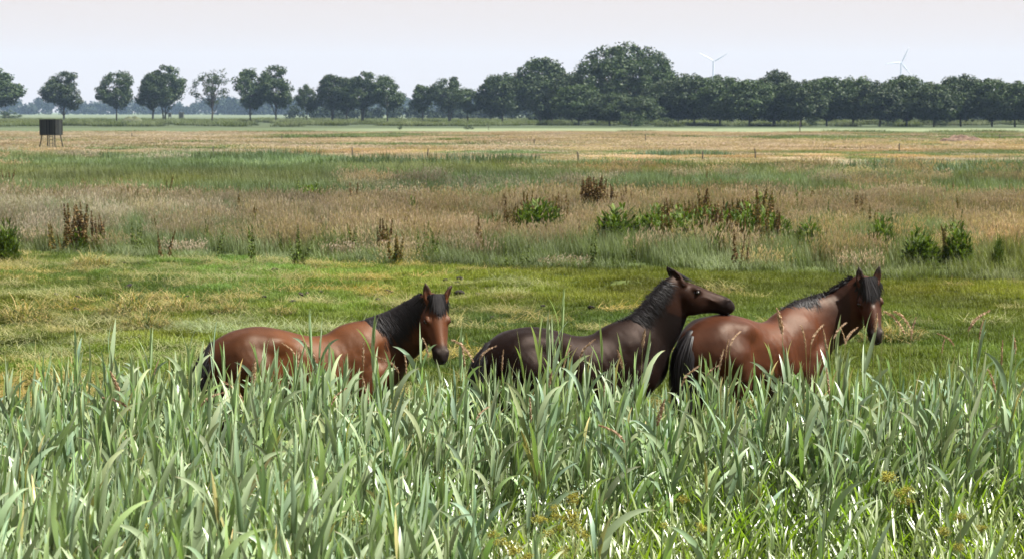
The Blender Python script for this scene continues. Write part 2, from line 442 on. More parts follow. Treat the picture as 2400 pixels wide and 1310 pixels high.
def build_meadow():
    # the mown strip: short turf and loose cut hay
    pm = [proto('turf_patch', patch(100 + i, 0.32, 110, 0.07, 0.011, 'mown', 0.35)) for i in range(5)]
    ps = [proto('hay_patch', patch(120 + i, 0.6, 130, 0.22, 0.007, 'straw', 0.4)) for i in range(5)]
    x, y, r = frustum_points(17.0, 60, 30, seed=1)
    k = y < edge_y(x) + 1.0; x, y = x[k], y[k]; n = len(x)
    tn = tints(r, n, x, y, 0.25, 0.18, 0.4)
    dark = sstep(0.42, 0.62, fbm(x * 0.22 + 31, y * 0.2, 3) + 0.16 * sstep(-4, 3, x) * sstep(24, 30, y)); tn *= (1 - 0.36 * dark)[:, None]
    scatter('mown_grass', np.stack([x, y, terrain(x, y) - 0.008], -1), r.random(n) * 6.28, r.uniform(0.8, 1.35, n), r.integers(0, 5, n), tn, pm,
            'short mown yellow green turf behind the horses', 'grass')
    x, y, r = frustum_points(17.0, 58, 5.0, seed=2)
    d = fbm(x * 0.35, y * 0.8 + 11, 4) * 0.7 + 0.3 * fbm(x * 1.2, y * 1.6, 2) + 0.24 * (1 - sstep(21, 29, y)) - 0.20 * sstep(-3, 3, x) * sstep(23, 29, y)
    k = (y < edge_y(x) - 0.3) & (r.random(len(x)) < sstep(0.42, 0.62, d)); x, y = x[k], y[k]; n = len(x)
    scatter('cut_hay', np.stack([x, y, terrain(x, y) + 0.045], -1), r.random(n) * 6.28, r.uniform(0.7, 1.4, n), r.integers(0, 5, n), tints(r, n, x, y, 0.2, 0.2, 0.6), ps,
            'loose straw coloured cut hay strewn over the mown strip', 'hay')
    # uncut grass in three ranges of distance
    for q, (y0, y1, size, nb, h, wd, dens) in enumerate([(40, 80, 1.0, 260, 0.52, 0.011, 1.5), (78, 130, 1.7, 300, 0.52, 0.02, 0.55), (128, 212, 2.6, 300, 0.52, 0.035, 0.24)]):
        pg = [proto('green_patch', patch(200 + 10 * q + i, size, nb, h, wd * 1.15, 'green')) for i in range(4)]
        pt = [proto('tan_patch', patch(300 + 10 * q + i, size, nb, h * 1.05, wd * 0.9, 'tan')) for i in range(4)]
        x, y, r = frustum_points(y0, y1, dens, seed=10 + q)
        e = edge_y(x); k = y > e + 0.2 * r.standard_normal(len(x)); x, y, e = x[k], y[k], e[k]
        t = tan_amount(x, y); isT = r.random(len(x)) < t * 0.92
        hh = 0.45 + 0.55 * sstep(0, 4, y - e)
        hh = hh * (0.85 + 0.5 * (fbm(x * 0.2, y * 0.15, 3) - 0.3)) * np.where(y > belt_y(x), 0.30, 1.0)
        P = np.stack([x, y, terrain(x, y) - 0.01], -1)
        for m, pr, nm, lb in ((~isT, pg, 'uncut_grass', 'uncut green meadow grass'), (isT, pt, 'seeding_grass', 'tan pink seeding meadow grass')):
            n = m.sum(); s = np.stack([np.full(n, 1.0), np.full(n, 1.0), hh[m] * r.uniform(0.8, 1.2, n)], -1)
            tn = tints(r, n, x[m], y[m], 0.34, 0.14, 0.14)
            where = ('along the mown strip', 'between the dock clumps and the green belt', 'in the belt before the tan field')[q]
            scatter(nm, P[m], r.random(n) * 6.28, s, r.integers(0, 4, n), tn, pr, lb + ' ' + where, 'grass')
    # tan hay field beyond
    pt = [proto('far_tan_patch', patch(400 + i, 6, 320, 0.42, 0.09, 'tan')) for i in range(3)]
    pg = [proto('far_green_patch', patch(410 + i, 6, 320, 0.42, 0.10, 'green')) for i in range(3)]
    x, y, r = frustum_points(208, 385, 0.06, seed=20)
    isT = r.random(len(x)) < tan_amount(x, y)
    for m, pr, nm, lb in ((isT, pt, 'hay_meadow_grass', 'dry tan grass of the far hay field'), (~isT, pg, 'pasture_grass', 'green grass in the far hay field')):
        n = m.sum()
        scatter(nm, np.stack([x[m], y[m], 0 * x[m]], -1), r.random(n) * 6.28, np.stack([np.ones(n), np.ones(n), r.uniform(0.3, 0.6, n)], -1), r.integers(0, 3, n), tints(r, n, x[m], y[m], 0.15, 0.08, 0.03), pr, lb, 'grass')
    # rough dark grass along the ditch between the green belt and the tan field, and before the trees
    pd = [proto('rough_patch', patch(430 + i, 3, 260, 1.1, 0.06, 'green')) for i in range(3)]
    x, y, r = frustum_points(105, 200, 0.25, seed=21); q = y - belt_y(x)
    k = r.random(len(x)) < sstep(0.46, 0.62, fbm(x * 0.12 + 70, y * 0.06, 3)) * sstep(-22, -6, q) * (1 - sstep(0, 3, q)); x, y = x[k], y[k]; n = len(x)
    scatter('rough_grass', np.stack([x, y, 0 * x], -1), r.random(n) * 6.28, np.stack([np.ones(n), np.ones(n), r.uniform(0.35, 0.75, n)], -1), r.integers(0, 3, n), tints(r, n, x, y, 0.15, 0.05, 0.1) * np.array([0.60, 0.72, 0.78]), pd,
            'rough dark green tussocks along the ditch before the tan field', 'grass')
    x, y, r = frustum_points(360, 900, 0.012, seed=22)
    k = r.random(len(x)) < (sstep(360, 385, y) * (1 - sstep(394, 400, y)) * sstep(0.45, 0.6, fbm(x * 0.03, y * 0.05, 3)) + sstep(530, 560, y) * 0.6); x, y = x[k], y[k]; n = len(x)
    scatter('verge_grass', np.stack([x, y, 0 * x], -1), r.random(n) * 6.28, np.stack([np.full(n, 2.0), np.full(n, 2.0), np.where(y < 450, 0.28, 0.62) * r.uniform(0.8, 1.5, n)], -1), r.integers(0, 3, n), tints(r, n, x, y, 0.15, 0.05, 0.05) * 0.7, pd,
            'tall verge grass under the rows of trees', 'grass')


# ------------------------------------------------------------------ far woods, trees, turbines
def leaf_cloud(mb, centers, radii, per, size, r, c0, c1, squash=0.8):
    """clumps of leaf faces: each clump a rough ball of small random quads, outer faces lighter green"""
    n = len(centers) * per
    d = r.standard_normal((n, 3)); d /= np.linalg.norm(d, axis=1)[:, None]
    rad = np.repeat(radii, per) * r.random(n) ** 0.45
    P = np.repeat(centers, per, 0) + d * rad[:, None] * np.array([1, 1, squash])
    nr = d * 0.7 + r.standard_normal((n, 3)) * 0.6; nr[:, 2] += 0.35
    nr /= np.linalg.norm(nr, axis=1)[:, None]
    a = np.cross(nr, r.standard_normal((n, 3))); a /= np.linalg.norm(a, axis=1)[:, None]; b = np.cross(nr, a)
    s = size * r.uniform(0.55, 1.3, n)[:, None]
    Q = np.stack([P - a * s * 0.5, P + b * s * 0.32 + a * s * 0.05, P + a * s * 0.5, P - b * s * 0.32], 1)
    u = r.random((n, 1)); hue = np.repeat(r.random((len(centers), 1)), per, 0)
    c = np.array(c0) * (1 - u) + np.array(c1) * u
    c = c * (0.85 + 0.3 * hue)
    mb.add(Q.reshape(-1, 3), np.arange(4 * n).reshape(-1, 4), np.repeat(c, 4, 0))


def tree_meshes(seed, style):
    """unit tree, 1 high: trunk mesh and crown mesh"""
    r = np.random.default_rng(seed)
    base, wid, ncl, per, crad, leaf, dens = {
        'round': (0.26, 0.36, 110, 90, 0.095, 0.040, 1), 'oval': (0.24, 0.30, 110, 90, 0.09, 0.040, 1), 'sparse': (0.30, 0.37, 62, 40, 0.08, 0.034, 1),
        'row': (0.14, 0.43, 170, 90, 0.12, 0.046, 1), 'dome': (0.10, 0.54, 330, 90, 0.085, 0.032, 1), 'bush': (0.02, 0.60, 40, 50, 0.16, 0.07, 1)}[style]
    cc = []
    h = 1 - base
    while len(cc) < ncl:
        p = r.uniform(-1, 1, 3)
        q = p[2]
        wq = math.sqrt(max(0, 1 - abs(q) ** 2.2)) * (1.08 if q < 0 else 1.0) * (1 - 0.18 * max(q, 0))
        rr = math.hypot(p[0], p[1])
        if rr > wq: continue
        if style in ('round', 'oval', 'row', 'dome') and rr < wq * 0.45 and abs(q) < 0.6: continue
        cc.append([p[0] * wid, p[1] * wid, base + h * (q * 0.5 + 0.5) * 0.93 + 0.02])
    cc = np.array(cc)
    rad = crad * r.uniform(0.65, 1.35, ncl)
    if style in ('round', 'oval', 'sparse'):                    # lopsided limbs so no two crowns match
        cc[:, 0] += 0.07 * np.sin(cc[:, 2] * 9 + seed); cc[:, 1] += 0.07 * np.cos(cc[:, 2] * 8 + seed)
    top = cc[:, 2] + rad * 0.8; cc[:, 2] -= (top - 1).clip(0)
    mb = MB(); leaf_cloud(mb, cc, rad, per, leaf, r, (0.018, 0.036, 0.014), (0.050, 0.080, 0.026), 0.75)
    crown = mb.mesh(style + '_crown', M_TREE, smooth=False)
    tb = MB(); z = np.linspace(0, base + h * 0.62, 7)
    wob = np.cumsum(r.normal(0, 0.006, (7, 2)), 0)
    P = np.column_stack([wob, z]); tr = 0.018 if style != 'dome' else 0.028
    tb.add(*tube(P, np.linspace(tr, tr * 0.3, 7), 7))
    sel = r.permutation(ncl)[:min(ncl, 20 if style != 'sparse' else 34)]
    for i in sel:
        t0 = r.uniform(0.30, 0.85); a = P[int(t0 * 6)]; b = cc[i]; m = a * 0.5 + b * 0.5 + np.array([0, 0, -0.02])
        tb.add(*tube(np.array([a, m, b]), np.array([tr * 0.42, tr * 0.28, tr * 0.1]), 4))
    if style in ('round', 'bush') and seed % 2:                 # second stem
        tb.add(*tube(np.array([[0.02, 0.0, 0], [0.05, 0.02, base * 0.7], [0.10, 0.04, base + 0.1]]), np.array([tr, tr * 0.8, tr * 0.5]), 6))
    return tb.mesh(style + '_trunk', M_BARK), crown


def row_depth(px):
    """the avenue runs obliquely: far on the left, nearer on the right"""
    return float(np.interp(px, [-100, 700, 1150, 1420, 2500], [760, 720, 690, 560, 520]))


def build_trees():
    kinds = {}
    for st, seeds in {'round': (11, 12, 13), 'oval': (21, 22), 'sparse': (31,), 'row': (41, 42, 43), 'dome': (51,), 'bush': (61, 62)}.items():
        kinds[st] = [tree_meshes(s, st) for s in seeds]
    cnt = {}
    def plant(px, top, wpx, st, label, group=None, k=None, depth=None, name='broadleaf_tree', basepx=None, cat='tree'):
        Y = depth or row_depth(px)
        X = at_depth(px, 300, Y)[0]; H = at_depth(px, top, Y)[2]
        i = cnt.get(st, 0); cnt[st] = i + 1
        tm, cm = kinds[st][(i if k is None else k) % len(kinds[st])]
        wid = {'round': 0.36, 'oval': 0.30, 'sparse': 0.37, 'row': 0.43, 'dome': 0.54, 'bush': 0.6}[st] * 2 + 0.14
        s = wpx / FPX * Y / wid
        o = thing(name, label, cat, (X, Y, 0), (i * 2.4 + px) % 6.28, group, (s, s, H))
        obj('trunk', tm, o); obj('crown', cm, o)
        return o
    plant(-12, 158, 150, 'round', 'round tree with a wide crown next to the egg shaped tree behind the hunting stand', k=0)
    plant(148, 166, 100, 'oval', 'single egg shaped tree directly behind the hunting stand', k=0)
    plant(274, 164, 92, 'round', 'single round tree beside the grassy earth mound', k=1)
    plant(358, 172, 88, 'round', 'smaller lighter tree overlapping a taller tree behind the earth mound', k=2)
    plant(386, 152, 112, 'round', 'taller dark tree partly hidden behind a lighter one by the earth mound', k=0, depth=775)
    plant(496, 156, 100, 'sparse', 'thin see-through tree with bare forking limbs')
    plant(587, 157, 82, 'oval', 'slim dark tree between the see-through tree and the taller twin stemmed tree', k=1)
    plant(646, 151, 90, 'oval', 'tall dark tree between the slim dark tree and the small low tree', k=0)
    plant(720, 196, 56, 'round', 'small low tree with thin straight trunk beside the middle clump', k=1)
    g = 'trees of the middle clump'
    plant(778, 174, 100, 'round', 'bushy tree with forked trunk in the middle clump', g, 2)
    plant(812, 178, 80, 'oval', 'bushy tree with forked trunk in the middle clump', g, 1, 740)
    plant(850, 167, 96, 'round', 'bushy tree with forked trunk in the middle clump', g, 0)
    plant(908, 174, 84, 'round', 'tree with a gap in its crown at the end of the middle clump', None, 1)
    g = 'low trees before the tall wood'
    plant(990, 198, 66, 'round', 'leaning small tree with browned top twigs', None, 2)
    plant(1052, 179, 92, 'round', 'low broad tree in the small group before the tall wood', g, 0)
    plant(1096, 204, 84, 'round', 'low broad tree in the small group before the tall wood', g, 1, 680)
    plant(1178, 169, 122, 'row', 'broad tree with bare lower trunk at the start of the long tree wall', None, 0)
    plant(1266, 132, 150, 'row', 'tall spreading tree between the broad end tree and a mid height tree', None, 1, 660)
    plant(1340, 164, 116, 'row', 'mid height tree tucked against the great dome tree', None, 2, 620)
    plant(1468, 93, 262, 'dome', 'great dome crowned tree rising high above the tree row', depth=610)
    g = 'trees of the long dark row'; lb = 'dark broad crowned tree in the long unbroken row beside the great dome tree'
    rr = np.random.default_rng(4)
    xs = [1290, 1360, 1425, 1490, 1560, 1628, 1690, 1750, 1812, 1872, 1936, 1998, 2062, 2128, 2192, 2256, 2320, 2384, 2446, 2505]
    tp = [182, 196, 215, 225, 188, 170, 174, 184, 192, 186, 178, 176, 188, 174, 190, 172, 182, 188, 190, 186]
    for i, (x, t) in enumerate(zip(xs, tp)):
        plant(x + rr.uniform(-6, 6), t, rr.uniform(118, 140), 'row', lb, g, i % 3, row_depth(x) + rr.uniform(-12, 12))
    plant(1815, 161, 110, 'row', 'taller tree showing its top above the middle of the long row', None, 0, 555)
    for i, x in enumerate(range(1400, 2500, 88)):
        plant(x + rr.uniform(-18, 18), rr.uniform(186, 205), rr.uniform(100, 130), 'row', 'tree of the hidden second row showing through gaps behind the long row', 'second row of trees', i % 3, 600 + rr.uniform(0, 40))
    # bushes
    sh = 'low bush standing under the avenue trees'
    for px, top, wpx, dp in ((20, 258, 60, 900), (2205, 268, 40, 535), (2080, 262, 60, 560), (1560, 274, 44, 540), (1480, 260, 80, 545), (1905, 272, 40, 570)):
        plant(px, top, wpx, 'bush', sh, 'low bushes under the avenue', None, dp, 'bush', cat='bush')
    for px, top, wpx, lbx in ((938, 294, 14, 'small rounded bush at the start of the pale strip'), (1676, 303, 14, 'small round bush in front of the pale strip'), (1098, 296, 26, 'little bush between the small rounded bush and the stake at the pale strip'),
                              (2182, 308, 26, 'dark low bush between the pale strip and the manure heap')):
        plant(px, top, wpx, 'bush', lbx, None, None, 455, 'bush', cat='bush')
    # far woods, one hazy mass
    r = np.random.default_rng(8); mb = MB()
    def wood(x0, x1, ytop, depth, jit, sp):
        px = x0
        C = []; Rd = []
        while px < x1:
            h = at_depth(px, ytop + 14 * (fbm(np.array([px * 0.016]), np.array([depth * 0.1]), 3)[0] - 0.5) * jit + r.normal(0, 1.0), depth)[2]
            X = at_depth(px, 300, depth)[0]; rad = max(h, 5) * 0.34
            for z in (0.30, 0.62): C.append([X + r.normal(0, rad * 0.4), depth + r.normal(0, 30), h * z]); Rd.append(rad * r.uniform(0.8, 1.2) * (1.15 if z < 0.5 else 1.0))
            px += sp * r.uniform(0.7, 1.3)
        leaf_cloud(mb, np.array(C), np.array(Rd), 90, np.mean(Rd) * 0.55, r, (0.010, 0.018, 0.011), (0.022, 0.036, 0.018), 1.0)
    wood(-150, 760, 232, 2600, 3.2, 7); wood(520, 1350, 228, 2300, 2.6, 7); wood(1250, 2600, 242, 2300, 1.5, 9)
    tag(obj('distant_woods', mb.mesh('distant_woods', M_WOOD, False)), 'hazy blue woods along the horizon', 'woods', kind='stuff')
    mb = MB()
    wood(690, 1250, 252, 1050, 1.2, 9); wood(1250, 2600, 266, 760, 0.8, 9)
    tag(obj('hedge_thicket', mb.mesh('hedge_thicket', M_WOOD, False)), 'grey green thicket behind the avenue trees', 'thicket', kind='stuff')


def build_turbines():
    def blade(L):
        V = []; n = 9
        for i in range(n):
            t = i / (n - 1); c = (1.0 + 2.6 * math.sin(min(1, t * 3.2) * 1.57)) * (1 - 0.82 * t); th = 0.9 * (1 - t) + 0.12
            tw = R(14) * (1 - t); z = 1.0 + L * t
            for a, b in ((-0.3 * c, 0), (0.05 * c, th * 0.5), (0.7 * c, 0), (0.05 * c, -th * 0.5)):
                V.append([a * math.cos(tw) - b * math.sin(tw), a * math.sin(tw) + b * math.cos(tw), z])
        F = [[i * 4 + j, i * 4 + (j + 1) % 4, i * 4 + 4 + (j + 1) % 4, i * 4 + 4 + j] for i in range(n - 1) for j in range(4)]
        F += [[3, 2, 1, 0], [n * 4 - 4, n * 4 - 3, n * 4 - 2, n * 4 - 1]]
        return V, F
    for (px, py, ang, lb) in ((1672, 145, (-30, 90 + 120, 150 - 180 + 90), 'white wind turbine with two blades raised in a V behind the long row'),
                              (2112, 148, (0, 0, 0), 'white wind turbine with one blade pointing almost level behind the long row')):
        Y = 4700.0; hub = at_depth(px, py, Y)
        t = thing('wind_turbine', lb, 'wind turbine', (hub[0], Y, 0))
        mb = MB(); z = np.linspace(0, hub[2] - 1.2, 8); mb.add(*tube(np.column_stack([0 * z, 0 * z, z]), np.linspace(2.3, 1.3, 8), 14))
        obj('tower', mb.mesh('tower', M_STEEL), t)
        mb = MB(); y = np.array([-3.5, -3.0, -1, 2.5, 5.5, 6.2]); mb.add(*tube(np.column_stack([0 * y, y, 0 * y]), np.array([0.5, 1.4, 1.9, 1.9, 1.6, 0.5]), 10))
        obj('nacelle', mb.mesh('nacelle', M_STEEL), t, (0, 0, hub[2]))
        mb = MB(); y = np.array([-6.0, -5.6, -4.6, -3.5]); mb.add(*tube(np.column_stack([0 * y, y, 0 * y]), np.array([0.1, 0.9, 1.4, 1.5]), 12))
        rot = obj('rotor_hub', mb.mesh('rotor_hub', M_STEEL), t, (0, 0, hub[2]))
        bm = MB(); bm.add(*blade(32.0)); me = bm.mesh('blade', M_STEEL)
        angs = (R(-60), R(60), R(180)) if px < 2000 else (R(25), R(142), R(-95))
        for a in angs: obj('blade', me, rot, (0, -4.6, 0), (0, a, 0))


# ------------------------------------------------------------------ hunting stand, hides, posts, heaps, clods
def build_field_things():
    Y = 219.0; b = at_depth(120, 318, Y); zt = at_depth(120, 281, Y)[2]; zb = b[2]
    t = thing('hunting_stand', 'dark boarded hunting stand on splayed legs at the edge of the tan field', 'hunting stand', (b[0], Y, 0), R(-24))
    W, D = 1.72, 1.15
    m = MB(); m.add(box_v(0, 0, zb + 0.05, W, D, 0.1), BOXF); obj('floor_deck', m.mesh('deck', M_TIMBER, False), t)
    bw = 0.143; mbd = mat_leaf('stand_boards', 0.0, 0.85, 0.2, vary=0.75)
    bm = MB(); bm.add(box_v(0, 0, 0, bw - 0.016, 0.025, zt - zb - 0.02), BOXF, (0.022, 0.026, 0.024)); board = bm.mesh('board', mbd, False)
    for s in (-1, 1):
        for i in range(12): obj('board', board, t, (-W / 2 + bw * (i + 0.5), s * D / 2, (zb + zt) / 2 + 0.004 * (i % 3)))
        for i in range(8): obj('board', board, t, (s * W / 2, -D / 2 + bw * (i + 0.5), (zb + zt) / 2 + 0.004 * (i % 2)), (0, 0, R(90)))
    m = MB(); V = box_v(0, 0, zt + 0.04, W + 0.14, D + 0.14, 0.05); V[:, 2] += np.where(V[:, 1] > 0, 0.05, 0); m.add(V, BOXF)
    obj('roof', m.mesh('roof', mat_noise('mossy_roof', (0.02, 0.035, 0.02), (0.05, 0.07, 0.04), 5), False), t)
    for sx in (-1, 1):
        for sy in (-1, 1):
            m = MB(); P = np.array([[sx * (W / 2 - 0.18), sy * (D / 2 - 0.12), zb + 0.02], [sx * (W / 2 + 0.02), sy * (D / 2 + 0.08), -0.12]])
            m.add(*tube(P, 0.055, 6)); obj('leg', m.mesh('leg', M_TIMBER), t)
    m = MB(); lad = obj('ladder', None, t)
    x0 = W / 2 - 0.62
    m = MB()
    for k in (0, 1): m.add(*tube(np.array([[x0 + 0.36 * k, -D / 2 - 0.03, zb + 0.1], [x0 + 0.34 + 0.36 * k, -D / 2 - 0.55, -0.1]]), 0.035, 5))
    bpy.data.objects.remove(lad); lad = obj('ladder', m.mesh('ladder', M_TIMBER), t)
    for i in range(4):
        f = (i + 0.6) / 4.6; m = MB(); a = np.array([x0 + 0.34 * f, -D / 2 - 0.03 - 0.52 * f, zb + 0.1 - (zb + 0.2) * f])
        m.add(*tube(np.array([a, a + [0.36, 0, 0]]), 0.022, 5)); obj('rung', m.mesh('rung', M_TIMBER), lad)
    # two distant hides
    for px, top, bot, wpx, lb in ((398, 267, 279, 7, 'tiny grey raised hide farther away under the avenue'), (425, 266, 283, 11, 'small pale green raised hide beneath the avenue trees')):
        Yh = 900.0; p = at_depth(px, top, Yh); wd = wpx / FPX * Yh; zt2 = p[2]; zb2 = zt2 - wd * 1.15
        t = thing('raised_hide', lb, 'hide', (p[0], Yh, 0))
        mt = mat_noise('hide_boards', (0.05, 0.06, 0.05), (0.09, 0.10, 0.08), 2)
        m = MB(); m.add(box_v(0, 0, (zb2 + zt2) / 2, wd, wd * 0.8, zt2 - zb2), BOXF); obj('cabin', m.mesh('cabin', mt, False), t)
        m = MB(); V = box_v(0, 0, zt2 + 0.1, wd * 1.15, wd, 0.14); V[:, 2] += np.where(V[:, 1] > 0, 0.15, 0); m.add(V, BOXF); obj('roof', m.mesh('roof', M_TIMBER, False), t)
        for sx in (-1, 1):
            for sy in (-1, 1):
                m = MB(); m.add(*tube(np.array([[sx * wd * 0.42, sy * wd * 0.3, zb2 + 0.02], [sx * wd * 0.46, sy * wd * 0.34, -0.1]]), 0.08, 5)); obj('leg', m.mesh('leg', M_TIMBER), t)
    # fence posts
    posts = [(310, 327, 'by the hunting stand'), (660, 333, 'standing alone in the tan field between the stand and the ditch posts'), (826, 373, 'on the ditch edge below the middle clump of trees'), (1003, 374, 'half hidden by a green tussock at the ditch'),
             (1145, 306, 'at the start of the pale strip'), (1252, 345, 'in the tan field below the tall spreading tree'), (1355, 384, 'at the ditch below the great dome tree'), (1513, 334, 'in the tan field beside the grey green reed patch'),
             (1647, 381, 'on the near side of the grey green reed patch'), (1875, 312, 'dark and taller before the pale strip'), (2108, 357, 'dark and short in the green stripe before the manure heap'), (2343, 330, 'beside the manure heap'),
             (1770, 377, 'thin in the tan drift just beyond the end of the reed patch'), (500, 366, 'with a tussock at its foot on the ditch edge')]
    for i, (px, py, wh) in enumerate(posts):
        p = on_ground(px, py); h = 0.72 + 0.15 * ((i * 37) % 5) / 5 + (0.9 if px == 1875 else 0)
        m = MB(); r_ = 0.05 if px != 1875 else 0.09
        m.add(*tube(np.array([[0, 0, -0.2], [0.01, 0, h * 0.6], [0.03 * ((i % 3) - 1), 0, h - 0.03], [0.03 * ((i % 3) - 1), 0, h]]), np.array([r_, r_ * 0.95, r_ * 0.9, r_ * 0.6]), 7))
        tag(obj('fence_post', m.mesh('fence_post', M_POST), None, p, (0, R((i * 13) % 7 - 3), i)), 'weathered wooden post ' + wh, 'post', 'posts of the old fence line')
    # reed patch in the tan field
    r = np.random.default_rng(33)
    n = 900; x0 = on_ground(1480, 366)[0]; x1 = on_ground(1715, 366)[0]; y0 = 196
    b = np.column_stack([r.uniform(x0, x1, n), 184 + r.normal(0, 1.5, n), np.zeros(n)])
    h = 0.62 * (1 - ((b[:, 0] - (x0 + x1) / 2) / ((x1 - x0) / 2)) ** 4 * 0.6) * r.uniform(0.6, 1.1, n)
    V, F, tt, i = ribbons(b, h, 0.05, r.random(n) * 6.28, np.abs(r.normal(0.1, 0.1, n)), np.abs(r.normal(0.5, 0.2, n)), 3)
    c = np.array([0.06, 0.10, 0.06]) * (1 - tt[:, None]) + np.array([0.13, 0.19, 0.12]) * tt[:, None]
    tag(obj('reed_patch', mk_mesh('reed_patch', V, F, M_WEED, c)), 'grey green patch of reed in the tan field', 'reed', kind='stuff')
    # manure heap and earth mound
    def heap(name, px0, px1, ptop, pbase, mat, label, cat, rough, seed, depth=None):
        a = on_ground(px0, pbase); bb = on_ground(px1, pbase); cy = depth or a[1]
        a = at_depth(px0, pbase, cy); bb = at_depth(px1, pbase, cy); wx = (bb[0] - a[0]) / 2; cx = (a[0] + bb[0]) / 2; h = at_depth((px0 + px1) / 2, ptop, cy)[2]
        nu, nv = 48, 30; u = np.linspace(-1, 1, nu); v = np.linspace(-1, 1, nv); U, Vv = np.meshgrid(u, v)
        rr = np.sqrt(U ** 2 + Vv ** 2)
        z = h * np.clip(1 - rr ** 2.2, 0, 1) ** 0.75 * (0.75 + rough * (fbm(U * 3 + seed, Vv * 3, 4) - 0.4)) - 0.05
        P = np.stack([U * wx, Vv * wx * 0.45, z], -1).reshape(-1, 3)
        ii = np.arange(nv - 1)[:, None] * nu; j = np.arange(nu - 1)[None]
        F = np.stack([ii + j, ii + j + 1, ii + nu + j + 1, ii + nu + j], -1).reshape(-1, 4)
        return tag(obj(name, mk_mesh(name, P, F, mat, np.ones((len(P), 3))), None, (cx, cy, 0)), label, cat)
    heap('manure_heap', 2190, 2322, 319, 338, M_HEAP, 'reddish brown manure heap on the green field before the tree row', 'heap', 1.5, 3, 262)
    heap('earth_mound', 282, 338, 271, 286, M_MOUND, 'grassy earth mound between two avenue trees', 'mound', 0.8, 9, 700)
    # black clods on the mown strip
    r = np.random.default_rng(5)
    clods = [(838, 645, 9), (292, 618, 7), (300, 684, 14), (135, 699, 12), (184, 699, 11), (210, 700, 8), (178, 720, 11), (372, 707, 8), (412, 713, 8), (500, 709, 13), (520, 709, 8), (685, 719, 10), (619, 699, 8), (706, 698, 9), (720, 697, 7),
             (752, 693, 8), (1044, 662, 8), (1078, 659, 11), (1072, 666, 9), (912, 686, 14), (886, 702, 9), (922, 708, 12), (1078, 690, 15), (1118, 693, 9), (1272, 728, 8), (1240, 690, 7), (1150, 748, 9), (1385, 728, 12), (772, 632, 6), (438, 698, 6), (2142, 766, 8), (1120, 690, 8), (645, 638, 10), (30, 700, 8)]
    base = []
    for k in range(4):
        n, mm = 12, 8; th = np.linspace(0, 2 * math.pi, n, endpoint=False); ph = np.linspace(0, math.pi, mm)
        V = np.array([[math.sin(p) * math.cos(q), math.sin(p) * math.sin(q), math.cos(p)] for p in ph for q in th])
        V *= (0.62 + 0.75 * fbm(V[:, 0] * 2.1 + 5 * k, V[:, 1] * 2.1 + V[:, 2] * 1.7, 3))[:, None]
        F = [[i * n + j, i * n + n + j, i * n + n + (j + 1) % n, i * n + (j + 1) % n] for i in range(mm - 1) for j in range(n)]
        base.append(mk_mesh('clod', V, np.array(F), M_CLOD, np.ones((len(V), 3))))
    for i, (px, py, wpx) in enumerate(clods):
        p = on_ground(px, py, 0.05); s = wpx / FPX * p[1] * 0.72
        p[2] = terrain(p[0], p[1]) + 0.05 + s * 0.35
        tag(obj('earth_clod', base[i % 4], None, p, (r.normal(0, 0.3), r.normal(0, 0.3), r.random() * 6), (s * 1.15, s, s * r.uniform(0.38, 0.6))), 'small black clod lying on the mown grass', 'clod', 'black clods on the mown strip')
    # raked heaps of hay
    hm = []
    for k in range(3):
        n = 520; a = r.random(n) * 6.28; q = np.sqrt(r.random(n)); b = np.column_stack([q * np.cos(a), q * np.sin(a) * 0.6, 0.40 * (1 - q ** 2) * r.uniform(0.4, 1.0, n)])
        V, F, tt, i = ribbons(b, r.uniform(0.35, 0.8, n), 0.022, a + r.normal(0, 0.9, n), np.abs(r.normal(1.0, 0.3, n)), r.normal(1.9, 0.25, n), 4, lambda t: 1 - 0.5 * t, 1.0)
        u = r.random(n)[i][:, None]; c = (np.array([0.46, 0.33, 0.17]) * u + np.array([0.16, 0.20, 0.06]) * (1 - u))
        c = np.where((r.random(n)[i] < 0.3)[:, None], np.array([0.06, 0.09, 0.03]), c)
        hm.append(mk_mesh('hay_heap', V, F, M_WEED, c))
    heaps = [(312, 755, 105, 'heap of loose cut hay with the greatest straw crest'), (548, 738, 60, 'small green and straw hay heap behind the rump of the bay horse'), (60, 760, 90, 'flattened hay heap away from the other heaps'), (340, 778, 80, 'low hay heap below the great crested one'),
             (215, 628, 60, 'green grass heap by the edge of the uncut grass'), (420, 733, 80, 'low green hay heap beside the great crested one'), (660, 745, 50, 'low hay heap behind the withers of the bay horse'), (2085, 795, 90, 'dry tan hay heap beside the muzzle of the dark bay horse')]
    for i, (px, py, wpx, lb) in enumerate(heaps):
        p = on_ground(px, py); s = wpx / FPX * p[1] * 0.5; p[2] = terrain(p[0], p[1]) + 0.02
        tag(obj('hay_heap', hm[i % 3], None, p, (0, 0, (0.4 * i) % 0.8 - 0.4), (s * 1.6, s * 1.4, s * 2.0)), lb, 'hay heap', 'heaps of cut hay')


